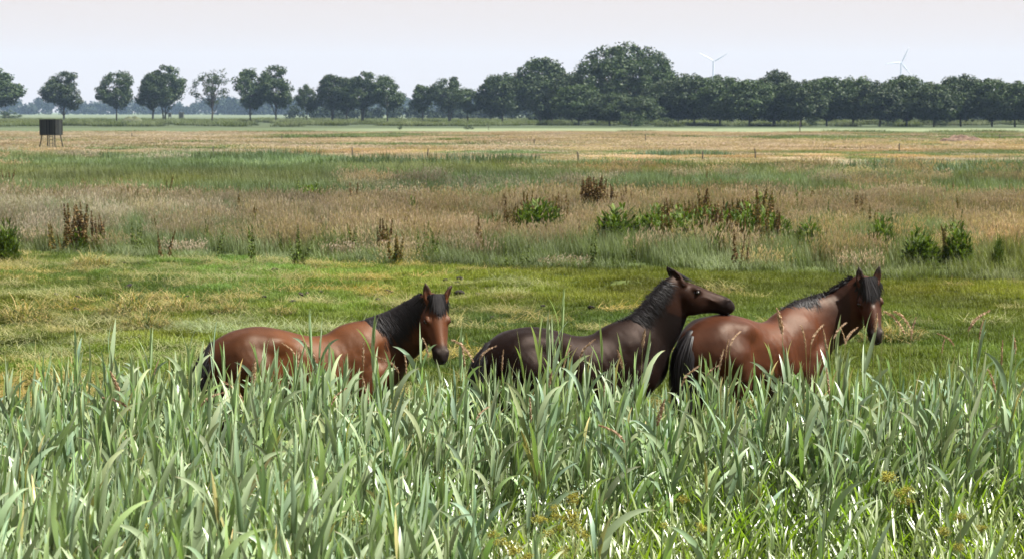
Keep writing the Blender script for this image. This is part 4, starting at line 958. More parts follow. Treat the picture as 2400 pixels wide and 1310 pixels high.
# ------------------------------------------------------------------ horses: one smooth-blended body surface each
class Field:
    def __init__(s, lo, hi, h):
        s.lo = np.array(lo, float); s.h = h; s.n = np.ceil((np.array(hi) - s.lo) / h).astype(int) + 1
        s.f = np.full(s.n, 0.5, np.float32)
    def sub(s, lo, hi):
        a = np.clip(np.floor((lo - s.lo) / s.h).astype(int), 0, s.n - 1); b = np.clip(np.ceil((hi - s.lo) / s.h).astype(int) + 1, 1, s.n)
        sl = tuple(slice(i, j) for i, j in zip(a, b))
        g = np.meshgrid(*[(s.lo[k] + s.h * np.arange(a[k], b[k])).astype(np.float32) for k in range(3)], indexing='ij')
        return sl, g
    def put(s, sl, d, k, cut=False):
        f = s.f[sl]
        if cut: d = -d; e = np.clip(0.5 - 0.5 * (f - d) / k, 0, 1); s.f[sl] = f * (1 - e) + d * e + k * e * (1 - e)
        else: e = np.clip(0.5 + 0.5 * (f - d) / k, 0, 1); s.f[sl] = f * (1 - e) + d * e - k * e * (1 - e)
    def sweep(s, P, V, a, bu, bd, k=0.03, ns=4):
        """ellipse swept along a curve: a half width, bu half height above, bd below; V the up direction"""
        P = np.asarray(P, float); m = len(P); t0 = np.arange(m); t = np.linspace(0, m - 1, (m - 1) * ns + 1)
        def sm(q):
            q = np.asarray(q, float); i = np.clip(t.astype(int), 0, m - 2); u = (t - i)
            if q.ndim == 2: u = u[:, None]
            p0, p1, p2, p3 = q[np.maximum(i - 1, 0)], q[i], q[i + 1], q[np.minimum(i + 2, m - 1)]
            return 0.5 * (2 * p1 + (p2 - p0) * u + (2 * p0 - 5 * p1 + 4 * p2 - p3) * u ** 2 + (3 * p1 - p0 - 3 * p2 + p3) * u ** 3)
        Q = sm(P); a, bu, bd = sm(np.broadcast_to(a, m)), sm(np.broadcast_to(bu, m)), sm(np.broadcast_to(bd, m))
        V = np.asarray(V, float); V = sm(np.broadcast_to(V, (m, 3)))
        rm = max(a.max(), bu.max(), bd.max()) + k + 0.02
        sl, (X, Y, Z) = s.sub(Q.min(0) - rm, Q.max(0) + rm); best = np.full(X.shape, 9.0, np.float32)
        for i in range(len(Q) - 1):
            A, B = Q[i], Q[i + 1]; D = B - A; L2 = D @ D; T = D / math.sqrt(L2)
            dx, dy, dz = X - A[0], Y - A[1], Z - A[2]
            tt = np.clip((dx * D[0] + dy * D[1] + dz * D[2]) / L2, 0, 1)
            dx = dx - tt * D[0]; dy = dy - tt * D[1]; dz = dz - tt * D[2]
            v = V[i] - T * (T @ V[i]); v /= np.linalg.norm(v); u = np.cross(v, T)
            du = dx * u[0] + dy * u[1] + dz * u[2]; dv = dx * v[0] + dy * v[1] + dz * v[2]; dw = dx * T[0] + dy * T[1] + dz * T[2]
            ra = a[i] + tt * (a[i + 1] - a[i]); rb = np.where(dv > 0, bu[i] + tt * (bu[i + 1] - bu[i]), bd[i] + tt * (bd[i + 1] - bd[i]))
            rw = np.minimum(ra, rb)
            q = np.sqrt((du / ra) ** 2 + (dv / rb) ** 2 + (dw / rw) ** 2)
            best = np.minimum(best, (q - 1) * rw)
        s.put(sl, best, k)
        return Q, a, bu, bd, V
    def ball(s, c, r, k=0.03, cut=False, axes=None):
        c = np.asarray(c, float); r = np.broadcast_to(np.asarray(r, float), 3); rm = r.max() + k + 0.02
        sl, (X, Y, Z) = s.sub(c - rm, c + rm); ax = np.eye(3) if axes is None else axes
        q = 0
        for i in range(3): q = q + (((X - c[0]) * ax[i][0] + (Y - c[1]) * ax[i][1] + (Z - c[2]) * ax[i][2]) / r[i]) ** 2
        s.put(sl, (np.sqrt(q) - 1) * r.min(), k, cut)
    def cone(s, pts, rad, k=0.03, V=(1, 0, 0)):
        s.sweep(pts, V, rad, rad, rad, k, 3)
    def mesh(s):
        f = s.f; ins = f < 0; n = s.n
        c = [f[i:n[0] - 1 + i, j:n[1] - 1 + j, k:n[2] - 1 + k] for i in (0, 1) for j in (0, 1) for k in (0, 1)]
        neg = sum((q < 0).astype(np.int8) for q in c); act = (neg > 0) & (neg < 8)
        idx = np.full(act.shape, -1, np.int32); ii = np.argwhere(act); idx[act] = np.arange(len(ii))
        cv = np.stack([q[act] for q in c], -1); off = np.array([[i, j, k] for i in (0, 1) for j in (0, 1) for k in (0, 1)], float)
        S = np.zeros((len(ii), 3)); W = np.zeros(len(ii))
        for a_ in range(8):
            for b_ in range(a_ + 1, 8):
                if np.abs(off[a_] - off[b_]).sum() != 1: continue
                fa, fb = cv[:, a_], cv[:, b_]; m = (fa < 0) != (fb < 0); t = np.where(m, fa / np.where(m, fa - fb, 1), 0)
                S += m[:, None] * (off[a_] + t[:, None] * (off[b_] - off[a_])); W += m
        V = s.lo + s.h * (ii + S / W[:, None]); F = []
        for ax in range(3):
            o1, o2 = (ax + 1) % 3, (ax + 2) % 3
            A = ins; sa = [slice(None)] * 3; sb = [slice(None)] * 3; sa[ax] = slice(0, -1); sb[ax] = slice(1, None)
            d = A[tuple(sa)] != A[tuple(sb)]; e = np.argwhere(d)
            e = e[(e[:, o1] > 0) & (e[:, o2] > 0) & (e[:, o1] < n[o1] - 1) & (e[:, o2] < n[o2] - 1)]
            q = []
            for p1, p2 in ((1, 1), (0, 1), (0, 0), (1, 0)):
                g = e.copy(); g[:, o1] -= p1; g[:, o2] -= p2; q.append(idx[g[:, 0], g[:, 1], g[:, 2]])
            q = np.stack(q, -1); fl = ~A[e[:, 0], e[:, 1], e[:, 2]]; q[fl] = q[fl][:, ::-1]; F.append(q)
        F = np.concatenate(F); F = F[(F >= 0).all(1)]
        for _ in range(2):                              # light smoothing
            acc = np.zeros_like(V); cn = np.zeros(len(V))
            for p, q in ((0, 1), (1, 2), (2, 3), (3, 0)):
                np.add.at(acc, F[:, p], V[F[:, q]]); np.add.at(cn, F[:, p], 1)
            V = V * 0.5 + 0.5 * acc / np.maximum(cn, 1)[:, None]
        return V, F


def coat_material(name, rough, sheen, stint=(1.0, 0.82, 0.66, 1), spec=0.18):
    m, t, p, out = nodes_of(name); N = t.nodes; K = t.links.new
    at = N.new('ShaderNodeAttribute'); at.attribute_name = 'col'
    tc = N.new('ShaderNodeTexCoord'); mp = N.new('ShaderNodeMapping'); mp.inputs['Scale'].default_value = (1, 1, 2.2); K(tc.outputs['Object'], mp.inputs[0])
    nz = N.new('ShaderNodeTexNoise'); nz.inputs['Scale'].default_value = 7; nz.inputs['Detail'].default_value = 5; K(mp.outputs[0], nz.inputs['Vector'])
    mr = N.new('ShaderNodeMapRange'); mr.inputs[3].default_value = 0.6; mr.inputs[4].default_value = 1.4; K(nz.outputs[0], mr.inputs[0])
    x = N.new('ShaderNodeVectorMath'); x.operation = 'SCALE'; K(at.outputs['Color'], x.inputs[0]); K(mr.outputs[0], x.inputs['Scale'])
    K(x.outputs[0], p.inputs['Base Color'])
    p.inputs['Roughness'].default_value = rough; p.inputs['Specular IOR Level'].default_value = spec
    p.inputs['Specular Tint'].default_value = stint
    p.inputs['Sheen Weight'].default_value = sheen; p.inputs['Sheen Roughness'].default_value = 0.4
    hr = N.new('ShaderNodeTexNoise'); hr.inputs['Scale'].default_value = 160; K(mp.outputs[0], hr.inputs['Vector'])
    b = N.new('ShaderNodeBump'); b.inputs['Strength'].default_value = 0.35; b.inputs['Distance'].default_value = 0.005; K(hr.outputs[0], b.inputs['Height']); K(b.outputs[0], p.inputs['Normal'])
    return m


def mat_hair(name, c, rough=0.5):
    m, t, p, out = nodes_of(name); N = t.nodes
    at = N.new('ShaderNodeAttribute'); at.attribute_name = 'col'; t.links.new(at.outputs['Color'], p.inputs['Base Color'])
    p.inputs['Roughness'].default_value = rough; p.inputs['Specular IOR Level'].default_value = 0.2
    return m


M_HAIR = mat_hair('horse_hair', None)
M_EYE = mat_noise('dark_eye', (0.004, 0.003, 0.003), (0.008, 0.006, 0.005), 3, 0.08, 0.0, 0.6)


def strands(paths, widths, cols, normals):
    """hair ribbons: paths (n,k,3), outward normals (n,k,3)"""
    n, k, _ = paths.shape
    T = np.gradient(paths, axis=1); S = np.cross(T, normals); S /= np.linalg.norm(S, axis=2, keepdims=True) + 1e-9
    t = np.linspace(0, 1, k); pr = np.interp(t, [0, 0.1, 0.7, 1], [0.6, 1, 0.8, 0.05])
    hw = widths[:, None, None] * pr[None, :, None] / 2
    V = np.stack([paths - S * hw, paths + normals * hw * 0.5, paths + S * hw], 2).reshape(-1, 3)
    a = (np.arange(n)[:, None, None] * k + np.arange(k - 1)[None, :, None]) * 3 + np.arange(2)[None, None]
    F = np.stack([a, a + 1, a + 4, a + 3], -1).reshape(-1, 4)
    return V, F, np.repeat(cols, k * 3, 0)


def make_horse(px, depth, yaw, spec, label):
    """px: picture column of the body centre; spec: pose and coat. Pose points are offsets in world directions, metres"""
    pos = at_depth(px, 700, depth); X0, Y0 = pos[0], depth; Z0 = float(terrain(X0, Y0))
    cy, sy = math.cos(yaw), math.sin(yaw)
    loc = lambda p: np.array([p[0] * cy + p[1] * sy, -p[0] * sy + p[1] * cy, p[2]])     # world offset -> horse frame
    t = thing('horse', label, 'horse', (X0, Y0, Z0), yaw, None, (spec['size'],) * 3)
    VX = 0.0125
    neck = [np.array(q, float) for q in spec['neck']]                  # in the horse frame already for the first two, world offsets after
    npt = [neck[0], neck[1]] + [loc(q) for q in neck[2:]]
    poll = loc(np.array(spec['poll'])); T = loc(np.array(spec['dir'])); T /= np.linalg.norm(T)
    hint = loc(np.array(spec['face'])); Vh = hint - T * (T @ hint); Vh /= np.linalg.norm(Vh); U = np.cross(Vh, T)
    allp = np.array(npt + [poll, poll + T * 0.62])
    lo = np.minimum(allp.min(0) - 0.34, [-0.95, -0.45, -0.02]); hi = np.maximum(allp.max(0) + 0.34, [0.95, 0.45, 1.6]); lo[2] = -0.025
    F_ = Field(lo, hi, VX)
    # trunk
    prof = np.array([[-0.80, 1.20, 0.98, 0.09], [-0.74, 1.31, 0.84, 0.19], [-0.60, 1.405, 0.77, 0.265], [-0.42, 1.45, 0.76, 0.295], [-0.24, 1.42, 0.745, 0.275], [-0.04, 1.365, 0.71, 0.275], [0.16, 1.35, 0.67, 0.29], [0.34, 1.385, 0.655, 0.27],
                     [0.50, 1.45, 0.67, 0.235], [0.64, 1.42, 0.73, 0.215], [0.78, 1.28, 0.84, 0.17], [0.84, 1.18, 0.95, 0.10]])
    zc = prof[:, 2] + 0.52 * (prof[:, 1] - prof[:, 2])
    F_.sweep(np.column_stack([prof[:, 0], 0 * zc, zc]), (0, 0, 1), prof[:, 3] * 0.94, prof[:, 1] - zc, zc - prof[:, 2], 0.03)
    for s in (-1, 1):
        # haunch, hip point, shoulder, legs
        F_.ball((-0.52, s * 0.165, 1.10), (0.25, 0.145, 0.30), 0.06)
        F_.ball((-0.30, s * 0.205, 1.29), (0.10, 0.07, 0.07), 0.09)
        F_.ball((0.52, s * 0.15, 1.08), (0.17, 0.10, 0.28), 0.06)
        F_.ball((0.66, s * 0.13, 0.98), (0.12, 0.09, 0.13), 0.05)
        F_.ball((-0.19, s * 0.335, 1.13), (0.10, 0.07, 0.20), 0.10, cut=True)               # flank hollow
        F_.ball((0.32, s * 0.345, 1.02), (0.05, 0.07, 0.22), 0.07, cut=True)                # behind the shoulder
        F_.ball((0.70, s * 0.235, 1.22), (0.05, 0.06, 0.20), 0.06, cut=True, axes=np.array([[0.8, 0, -0.6], [0, 1, 0], [0.6, 0, 0.8]]))
        hs = 0.06 * s; fl = spec.get('stride', 0.0) * s
        F_.cone([(-0.50, s * 0.16, 1.08), (-0.42, s * 0.175, 0.84), (-0.56, s * 0.165, 0.66), (-0.70, s * 0.15, 0.50), (-0.68 + hs, s * 0.15, 0.33), (-0.66 + hs, s * 0.15, 0.17), (-0.60 + hs, s * 0.15, 0.09)], np.array([0.21, 0.155, 0.095, 0.062, 0.042, 0.044, 0.042]), 0.04)
        F_.sweep([(-0.61 + hs, s * 0.15, 0.10), (-0.585 + hs, s * 0.15, 0.03), (-0.58 + hs, s * 0.15, -0.03)], (1, 0, 0), np.array([0.045, 0.058, 0.064]), np.array([0.045, 0.06, 0.066]), np.array([0.045, 0.055, 0.06]), 0.012)
        F_.cone([(0.56, s * 0.15, 1.0), (0.50, s * 0.165, 0.80), (0.52 - hs, s * 0.155, 0.62), (0.53 - hs, s * 0.15, 0.45), (0.52 - hs, s * 0.15, 0.30), (0.52 - hs, s * 0.15, 0.16), (0.56 - hs, s * 0.15, 0.09)], np.array([0.12, 0.105, 0.072, 0.056, 0.038, 0.042, 0.042]), 0.035)
        F_.sweep([(0.56 - hs, s * 0.15, 0.10), (0.58 - hs, s * 0.15, 0.03), (0.585 - hs, s * 0.15, -0.03)], (1, 0, 0), np.array([0.045, 0.058, 0.064]), np.array([0.045, 0.06, 0.066]), np.array([0.045, 0.055, 0.06]), 0.012)
    # neck
    nb = np.array(spec['neck_b']); na = np.array(spec.get('neck_a', [0.19, 0.155, 0.115, 0.095, 0.085]))
    npts = np.array(npt + [poll - T * 0.0 - Vh * 0.09])
    tan = np.gradient(npts, axis=0); tan /= np.linalg.norm(tan, axis=1)[:, None]
    up0 = np.array([0, 0, 1.0]); NV = np.array([up0 - q * (q @ up0) for q in tan]); NV /= np.linalg.norm(NV, axis=1)[:, None]
    NQ, NA, NBU, NBD, NVs = F_.sweep(npts, NV, na, nb, nb * 0.98, 0.05, 5)
    # head: dorsal line straight along T from the poll
    hs_ = np.array([-0.02, 0.06, 0.14, 0.22, 0.32, 0.42, 0.50, 0.555, 0.59])
    hb = np.array([0.100, 0.136, 0.152, 0.150, 0.126, 0.106, 0.098, 0.090, 0.066]); ha = np.array([0.092, 0.112, 0.120, 0.110, 0.086, 0.070, 0.068, 0.070, 0.054])
    dors = np.array([0.0, 0.006, 0.010, 0.006, 0.0, -0.004, -0.004, -0.014, -0.03])
    hk = spec.get('head_scale', 0.86); hw = spec.get('head_wide', 1.15); hp = lambda s, u, v: poll + (T * s + U * u * hw + Vh * v) * hk; k3 = lambda *q: tuple(hk * w_ for w_ in q)
    F_.sweep([hp(s, 0, d - b) for s, b, d in zip(hs_, hb, dors)], Vh, ha * hk * hw, hb * hk, hb * hk, 0.025, 4)
    ax = np.array([T, U, Vh])
    for s in (-1, 1):
        F_.ball(hp(0.185, s * 0.068, -0.205), k3(0.110, 0.048, 0.100), 0.04, axes=ax)         # jowl
        F_.ball(hp(0.185, s * 0.100, -0.040), k3(0.045, 0.026, 0.026), 0.025, axes=ax)        # brow
        F_.ball(hp(0.30, s * 0.076, -0.090), k3(0.10, 0.018, 0.013), 0.02, axes=ax)           # cheek bone
        F_.ball(hp(0.545, s * 0.048, -0.048), k3(0.035, 0.026, 0.034), 0.02, axes=ax)         # nostril wing
        F_.ball(hp(0.562, s * 0.068, -0.048), k3(0.022, 0.014, 0.013), 0.008, cut=True, axes=ax)
    F_.ball(hp(0.535, 0, -0.160), k3(0.042, 0.038, 0.030), 0.02, axes=ax)                     # chin
    F_.ball(hp(0.57, 0, -0.098), k3(0.035, 0.052, 0.042), 0.02, axes=ax)                      # lips
    # ears
    ears = []
    for s, ed in zip((-1, 1), spec['ears']):
        E = loc(np.array(ed[:3], float)); E /= np.linalg.norm(E); O = loc(np.array(ed[3:6], float)); O -= E * (E @ O); O /= np.linalg.norm(O)   # O: opening direction
        b = hp(0.005, s * 0.070, -0.018)
        F_.sweep([b - E * 0.03, b + E * 0.035, b + E * 0.085, b + E * 0.135, b + E * 0.178], O, np.array([0.030, 0.040, 0.041, 0.028, 0.006]), np.array([0.028, 0.030, 0.024, 0.016, 0.006]), np.array([0.028, 0.030, 0.026, 0.018, 0.006]), 0.016)
        for q, rr_ in ((0.055, 0.022), (0.09, 0.022), (0.12, 0.016)):
            F_.ball(b + E * q + O * 0.022, (rr_, rr_ * 0.7, 0.03), 0.010, cut=True, axes=np.array([np.cross(E, O), O, E]))
        ears.append((b, E))
    V, F = F_.mesh()
    V[:, 2] = np.maximum(V[:, 2], 0.0)
    # ribs, tendons and uneven muscle under the skin
    tr_ = sstep(0.62, 0.80, V[:, 2]) * (1 - sstep(0.75, 0.95, V[:, 0])) * sstep(0.08, 0.2, np.abs(V[:, 1]))
    rib = 0.0022 * np.sin((V[:, 0] + 0.25 * V[:, 2]) * 2 * math.pi / 0.075) * sstep(-0.12, 0.0, V[:, 0]) * (1 - sstep(0.28, 0.36, V[:, 0])) * (1 - sstep(1.12, 1.28, V[:, 2]))
    mus = 0.018 * (fbm(V[:, 0] * 5 + 3 * spec['seed'], V[:, 2] * 4.2 + 9 * (V[:, 1] > 0), 3) - 0.5) + 0.008 * (fbm(V[:, 0] * 16, V[:, 2] * 11 + 5, 2) - 0.5)
    V[:, 1] += np.sign(V[:, 1]) * tr_ * (rib + mus)
    # coat colours, with shading painted in: darker rump and neck, darker belly on bays
    c = spec['coat']; body = np.array(c['body']); col = np.tile(body, (len(V), 1))
    def mixc(k, wgt): col[:] = col * (1 - wgt[:, None]) + np.array(k) * wgt[:, None]
    rel = V - poll; hsq = rel @ T / hk; hv = rel @ Vh / hk; hu = rel @ U / hk; inhead = (np.abs(hu) < 0.2) & (hsq > -0.1) & (hv > -0.35) & (hv < 0.1)
    dn = np.min(np.linalg.norm(V[:, None, :] - NQ[None, ::2], axis=2), 1)
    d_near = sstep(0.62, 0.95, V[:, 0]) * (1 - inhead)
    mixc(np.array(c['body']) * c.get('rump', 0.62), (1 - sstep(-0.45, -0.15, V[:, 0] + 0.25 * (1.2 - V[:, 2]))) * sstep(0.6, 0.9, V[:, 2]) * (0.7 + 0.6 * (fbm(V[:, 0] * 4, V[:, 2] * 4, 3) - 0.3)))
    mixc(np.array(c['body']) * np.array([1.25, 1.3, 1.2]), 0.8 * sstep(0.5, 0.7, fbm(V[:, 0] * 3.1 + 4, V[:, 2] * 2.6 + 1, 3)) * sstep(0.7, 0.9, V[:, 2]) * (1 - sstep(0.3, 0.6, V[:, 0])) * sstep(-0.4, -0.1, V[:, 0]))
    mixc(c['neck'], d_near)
    mixc(c['head'], inhead.astype(float))
    mixc(c['points'], 1 - sstep(0.45, 0.66, V[:, 2] + 0.06 * np.sin(V[:, 0] * 20)))
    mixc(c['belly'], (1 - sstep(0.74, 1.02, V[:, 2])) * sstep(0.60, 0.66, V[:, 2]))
    mixc(c['muzzle'], inhead * sstep(0.42, 0.52, hsq + 0.25 * (-hv - 0.05).clip(0, 1)))
    mixc(np.array(c['head']) * 0.35, inhead * np.exp(-(((hsq - 0.19) / 0.04) ** 2 + ((hv + 0.055) / 0.03) ** 2)) * (np.abs(hu) > 0.05) * 0.8)
    if c.get('star'): mixc((0.5, 0.42, 0.38), inhead * (hv > -0.05) * np.exp(-(((hsq - c['star'][0]) / c['star'][2]) ** 2 + ((hu - c['star'][1]) / (c['star'][2] * 0.7)) ** 2)))
    for b, E in ears:
        q = (V - b) @ E; near = np.linalg.norm(V - b - np.clip(q, 0, 0.18)[:, None] * E, axis=1) < 0.06
        mixc(c['points'], near * sstep(0.02, 0.16, q) * c.get('eartip', 0.7))
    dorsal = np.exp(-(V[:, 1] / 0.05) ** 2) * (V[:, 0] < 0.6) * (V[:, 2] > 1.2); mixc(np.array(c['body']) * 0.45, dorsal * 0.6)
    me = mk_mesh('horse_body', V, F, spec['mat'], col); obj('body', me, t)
    # eyes
    for s in (-1, 1):
        n, m = 10, 7
        E = np.array([[math.sin(a) * math.cos(b), math.sin(a) * math.sin(b), math.cos(a)] for a in np.linspace(0, math.pi, m) for b in np.linspace(0, 2 * math.pi, n, endpoint=False)]) * 0.021
        EF = [[i * n + j, i * n + n + j, i * n + n + (j + 1) % n, i * n + (j + 1) % n] for i in range(m - 1) for j in range(n)]
        obj('eye', mk_mesh('eye', E + hp(0.195, s * 0.108, -0.060), np.array(EF), M_EYE, np.ones((len(E), 3))), t)
    # hair
    r = np.random.default_rng(spec['seed']); hc = np.array(spec.get('hair', (0.008, 0.007, 0.008)))
    def neck_at(s):
        q = np.clip(s, 0, 1) * (len(NQ) - 1.001); i = q.astype(int); f = (q - i)[:, None]
        L = lambda A: A[i] * (1 - f) + A[i + 1] * f if A.ndim == 2 else A[i] * (1 - f[:, 0]) + A[i + 1] * f[:, 0]
        v = L(NVs); tn = np.gradient(NQ, axis=0); tn = tn / np.linalg.norm(tn, axis=1)[:, None]; tt = L(tn); v = v - tt * np.sum(v * tt, 1)[:, None]; v /= np.linalg.norm(v, axis=1)[:, None]
        return L(NQ), v, np.cross(v, tt), L(NA), L(NBU), tt
    VM = []; FM = []; CM = []; nv = 0
    def add(paths, wd, nrm, shade=(0.3, 1.5)):
        nonlocal nv
        cc = hc * r.uniform(*shade, (len(paths), 1)); v, f, k = strands(paths, wd, cc, nrm); VM.append(v); FM.append(f + nv); CM.append(k); nv += len(v)
    for (s0, s1, side, n, a0, a1, off, lift) in spec['mane']:
        s = r.uniform(s0, s1, n); P, v, u, a, b, tt = neck_at(s); kk = 9; th = np.linspace(0, 1, kk)[None] * (r.uniform(a0, a1, n))[:, None] * side + r.normal(0, 0.06, (n, 1)) - 0.12 * side
        o = off + 0.012 * r.random((n, 1)) + lift * np.sin(np.linspace(0, 1, kk) * 3.14)[None] * r.random((n, 1))
        th_s = np.abs(th).clip(0, 1.9)
        path = P[:, None] + u[:, None] * ((a[:, None] + o) * np.sin(th))[..., None] + v[:, None] * ((b[:, None] + o) * np.cos(th))[..., None]
        # hair hangs: points past the widest line drop straight down
        path[..., 2] -= (np.linspace(0, 1, kk) ** 2)[None] * r.uniform(0.0, 0.05, (n, 1)); path += tt[:, None] * ((np.linspace(0, 1, kk) ** 1.5)[None, :, None] * r.normal(-0.03, 0.03, (n, 1, 1)))
        nm = u[:, None] * np.sin(th)[..., None] + v[:, None] * np.cos(th)[..., None]
        path += u[:, None] * (0.012 * np.sin(np.linspace(0, 9, kk)[None] + r.random((n, 1)) * 6) * np.linspace(0, 1, kk))[..., None] * r.random((n, 1, 1)); path += tt[:, None] * (0.014 * np.sin(np.linspace(0, 7, kk)[None] + r.random((n, 1)) * 6) * np.linspace(0, 1, kk))[..., None]
        add(path, r.uniform(0.004, 0.011, n), nm)
    for (s0, s1, n, L, side) in spec.get('crest', []):         # short upright or tousled hair on the crest
        s = r.uniform(s0, s1, n); P, v, u, a, b, tt = neck_at(s); k = 6; q = np.linspace(0, 1, k)
        l = L * r.uniform(0.5, 1.2, n); d = v + u * (side + r.normal(0, 0.45, n))[:, None] + tt * r.normal(-0.3, 0.5, n)[:, None]; d /= np.linalg.norm(d, axis=1)[:, None]
        path = (P + v * (b * 0.93)[:, None])[:, None] + d[:, None] * (l[:, None] * q[None])[..., None]
        path[..., 2] -= (q ** 2)[None] * (l * r.uniform(0.1, 0.6, n))[:, None]
        add(path, r.uniform(0.003, 0.007, n), np.repeat((u * np.sign(side + 1e-3))[:, None], k, 1))
    obj('mane', mk_mesh('mane', np.concatenate(VM), np.concatenate(FM), M_HAIR, np.concatenate(CM)), t)
    VM, FM, CM, nv = [], [], [], 0
    n, Lf, spread, drift = spec['forelock']; k = 9; q = np.linspace(0, 1, k)
    u0 = r.normal(0, 0.038, n); ue = u0 * spread + r.normal(drift, 0.03, n); l = Lf * r.uniform(0.35, 1.15, n) * np.exp(-(u0 / 0.09) ** 2)
    uu = u0[:, None] * (1 - q) + ue[:, None] * q; ss = -0.045 + (l[:, None]) * q
    hvv = 0.035 * (1 - q)[None] + 0.016 + 0.012 * r.random((n, 1)) - 1.6 * np.maximum(np.abs(uu) - 0.05, 0) ** 1.1
    path = poll + T * ss[..., None] + U * uu[..., None] + Vh * hvv[..., None]
    add(path, r.uniform(0.006, 0.014, n), np.broadcast_to(Vh, path.shape).copy())
    obj('forelock', mk_mesh('forelock', np.concatenate(VM), np.concatenate(FM), M_HAIR, np.concatenate(CM)), t)
    VM, FM, CM, nv = [], [], [], 0
    n = 420; k = 12; q = np.linspace(0, 1, k); a = r.random(n) * 6.28; rd = np.sqrt(r.random(n))
    l = r.uniform(0.75, 1.0, n); w_ = 0.045 + 0.080 * np.sin(np.clip(q * 1.15, 0, 1) * 3.14 * 0.75)
    bx = -0.765 - 0.135 * np.sin(np.clip(q * 2.0, 0, 1) * 1.57)[None] * r.uniform(0.85, 1.1, (n, 1)); bz = 1.315 - (q ** 1.25)[None] * l[:, None]
    bz = bz + 0.02 * np.sin(q * 3.14)
    path = np.stack([bx + (rd * np.cos(a))[:, None] * w_ * 0.8, (rd * np.sin(a))[:, None] * w_ * 0.95 + 0.02 * np.sin(q * 5)[None] * r.normal(0, 1, (n, 1)), bz], -1)
    nm = np.stack([np.cos(a)[:, None] + 0 * q, np.sin(a)[:, None] + 0 * q, 0.1 + 0 * q + 0 * a[:, None]], -1)
    add(path, r.uniform(0.008, 0.018, n), nm)
    zz = np.array([[-0.72, 0, 1.31], [-0.80, 0, 1.295], [-0.86, 0, 1.20], [-0.89, 0, 1.05], [-0.895, 0, 0.85]]); v, f = tube(zz, np.array([0.035, 0.045, 0.045, 0.035, 0.015]), 8)
    VM.append(v); FM.append(f + nv); CM.append(np.tile(hc, (len(v), 1)))
    obj('tail', mk_mesh('tail', np.concatenate(VM), np.concatenate(FM), M_HAIR, np.concatenate(CM)), t)
    return t


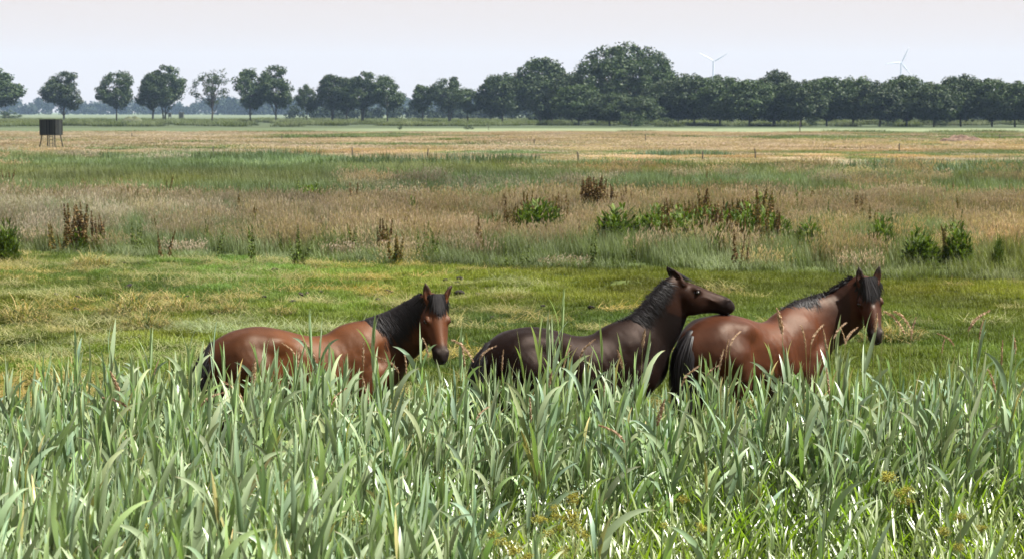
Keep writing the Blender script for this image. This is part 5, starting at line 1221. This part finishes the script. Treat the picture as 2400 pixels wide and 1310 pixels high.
def build_horses():
    bay = coat_material('bay_coat', 0.50, 0.0); dark = coat_material('black_brown_coat', 0.50, 0.0, (0.75, 0.55, 0.45, 1), 0.11)
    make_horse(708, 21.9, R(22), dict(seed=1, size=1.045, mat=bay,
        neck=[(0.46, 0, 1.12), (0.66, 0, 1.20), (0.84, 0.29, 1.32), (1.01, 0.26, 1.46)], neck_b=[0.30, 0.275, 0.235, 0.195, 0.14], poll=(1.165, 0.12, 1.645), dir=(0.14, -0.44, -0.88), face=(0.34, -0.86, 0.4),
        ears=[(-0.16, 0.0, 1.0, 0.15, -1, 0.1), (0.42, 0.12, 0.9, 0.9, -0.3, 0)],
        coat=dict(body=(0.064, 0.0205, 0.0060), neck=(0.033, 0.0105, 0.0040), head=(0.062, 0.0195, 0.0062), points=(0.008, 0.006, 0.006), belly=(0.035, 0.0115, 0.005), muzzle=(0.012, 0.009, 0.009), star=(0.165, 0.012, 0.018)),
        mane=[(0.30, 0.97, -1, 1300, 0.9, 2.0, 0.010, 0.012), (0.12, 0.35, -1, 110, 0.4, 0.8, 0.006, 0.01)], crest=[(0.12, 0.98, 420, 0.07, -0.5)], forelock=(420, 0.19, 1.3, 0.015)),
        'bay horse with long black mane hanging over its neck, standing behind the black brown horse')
    make_horse(1340, 22.1, R(25), dict(seed=2, size=1.05, mat=dark,
        neck=[(0.46, 0, 1.12), (0.66, 0, 1.22), (0.74, 0.34, 1.36), (0.87, 0.40, 1.56)], neck_b=[0.30, 0.28, 0.245, 0.215, 0.165], poll=(0.975, 0.47, 1.81), head_scale=0.86, dir=(0.88, 0.12, -0.31), face=(0.4, 0.05, 0.9),
        ears=[(-0.62, 0.15, 0.72, -0.2, -1, 0.0), (-0.55, 0.3, 0.70, -0.3, 0.9, 0.2)],
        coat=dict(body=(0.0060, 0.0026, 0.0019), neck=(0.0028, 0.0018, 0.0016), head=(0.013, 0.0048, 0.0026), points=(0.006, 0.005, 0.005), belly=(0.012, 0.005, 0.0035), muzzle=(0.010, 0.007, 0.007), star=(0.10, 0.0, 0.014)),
        mane=[(0.42, 0.97, -1, 700, 0.5, 1.35, 0.008, 0.014)], crest=[(0.16, 0.98, 1100, 0.085, -0.15)], forelock=(90, 0.19, 1.6, 0.05)),
        'black brown horse resting its raised head over the rump of the next horse')
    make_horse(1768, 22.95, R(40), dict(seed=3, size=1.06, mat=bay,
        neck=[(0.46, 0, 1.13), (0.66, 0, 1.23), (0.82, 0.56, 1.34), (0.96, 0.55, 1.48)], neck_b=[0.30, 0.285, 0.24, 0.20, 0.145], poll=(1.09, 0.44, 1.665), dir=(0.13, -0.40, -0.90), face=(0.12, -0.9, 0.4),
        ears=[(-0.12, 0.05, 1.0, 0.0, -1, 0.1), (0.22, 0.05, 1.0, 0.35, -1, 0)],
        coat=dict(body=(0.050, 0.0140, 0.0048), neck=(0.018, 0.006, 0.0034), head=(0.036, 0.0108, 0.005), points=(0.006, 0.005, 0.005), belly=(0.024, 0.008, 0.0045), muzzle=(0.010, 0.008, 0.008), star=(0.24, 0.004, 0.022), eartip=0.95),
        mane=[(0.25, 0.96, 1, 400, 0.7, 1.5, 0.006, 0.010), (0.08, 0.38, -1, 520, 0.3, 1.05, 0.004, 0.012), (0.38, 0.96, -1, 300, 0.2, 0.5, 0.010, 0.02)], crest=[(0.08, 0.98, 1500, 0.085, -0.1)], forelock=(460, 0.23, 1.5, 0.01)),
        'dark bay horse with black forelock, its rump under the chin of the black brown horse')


# ------------------------------------------------------------------ air
def build_haze():
    m = bpy.data.materials.new('haze'); m.use_nodes = True; n = m.node_tree.nodes
    for q in list(n):
        if q.type == 'BSDF_PRINCIPLED': n.remove(q)
    v = n.new('ShaderNodeVolumePrincipled'); v.inputs['Color'].default_value = (0.46, 0.67, 1.0, 1); v.inputs['Density'].default_value = HAZE; v.inputs['Anisotropy'].default_value = 0.0
    m.node_tree.links.new(v.outputs[0], n['Material Output'].inputs['Volume'])
    mb = MB(); mb.add(box_v(0, 3235, 79, 6100, 6630, 162), BOXF)
    o = obj('haze', mb.mesh('haze', m, False)); tag(o, 'thin summer haze over the whole meadow', 'haze', kind='stuff')


HAZE = 0.00006
build_ground()
build_meadow()
build_trees()
build_turbines()
build_field_things()
build_weeds()
build_reeds()
build_horses()
build_haze()
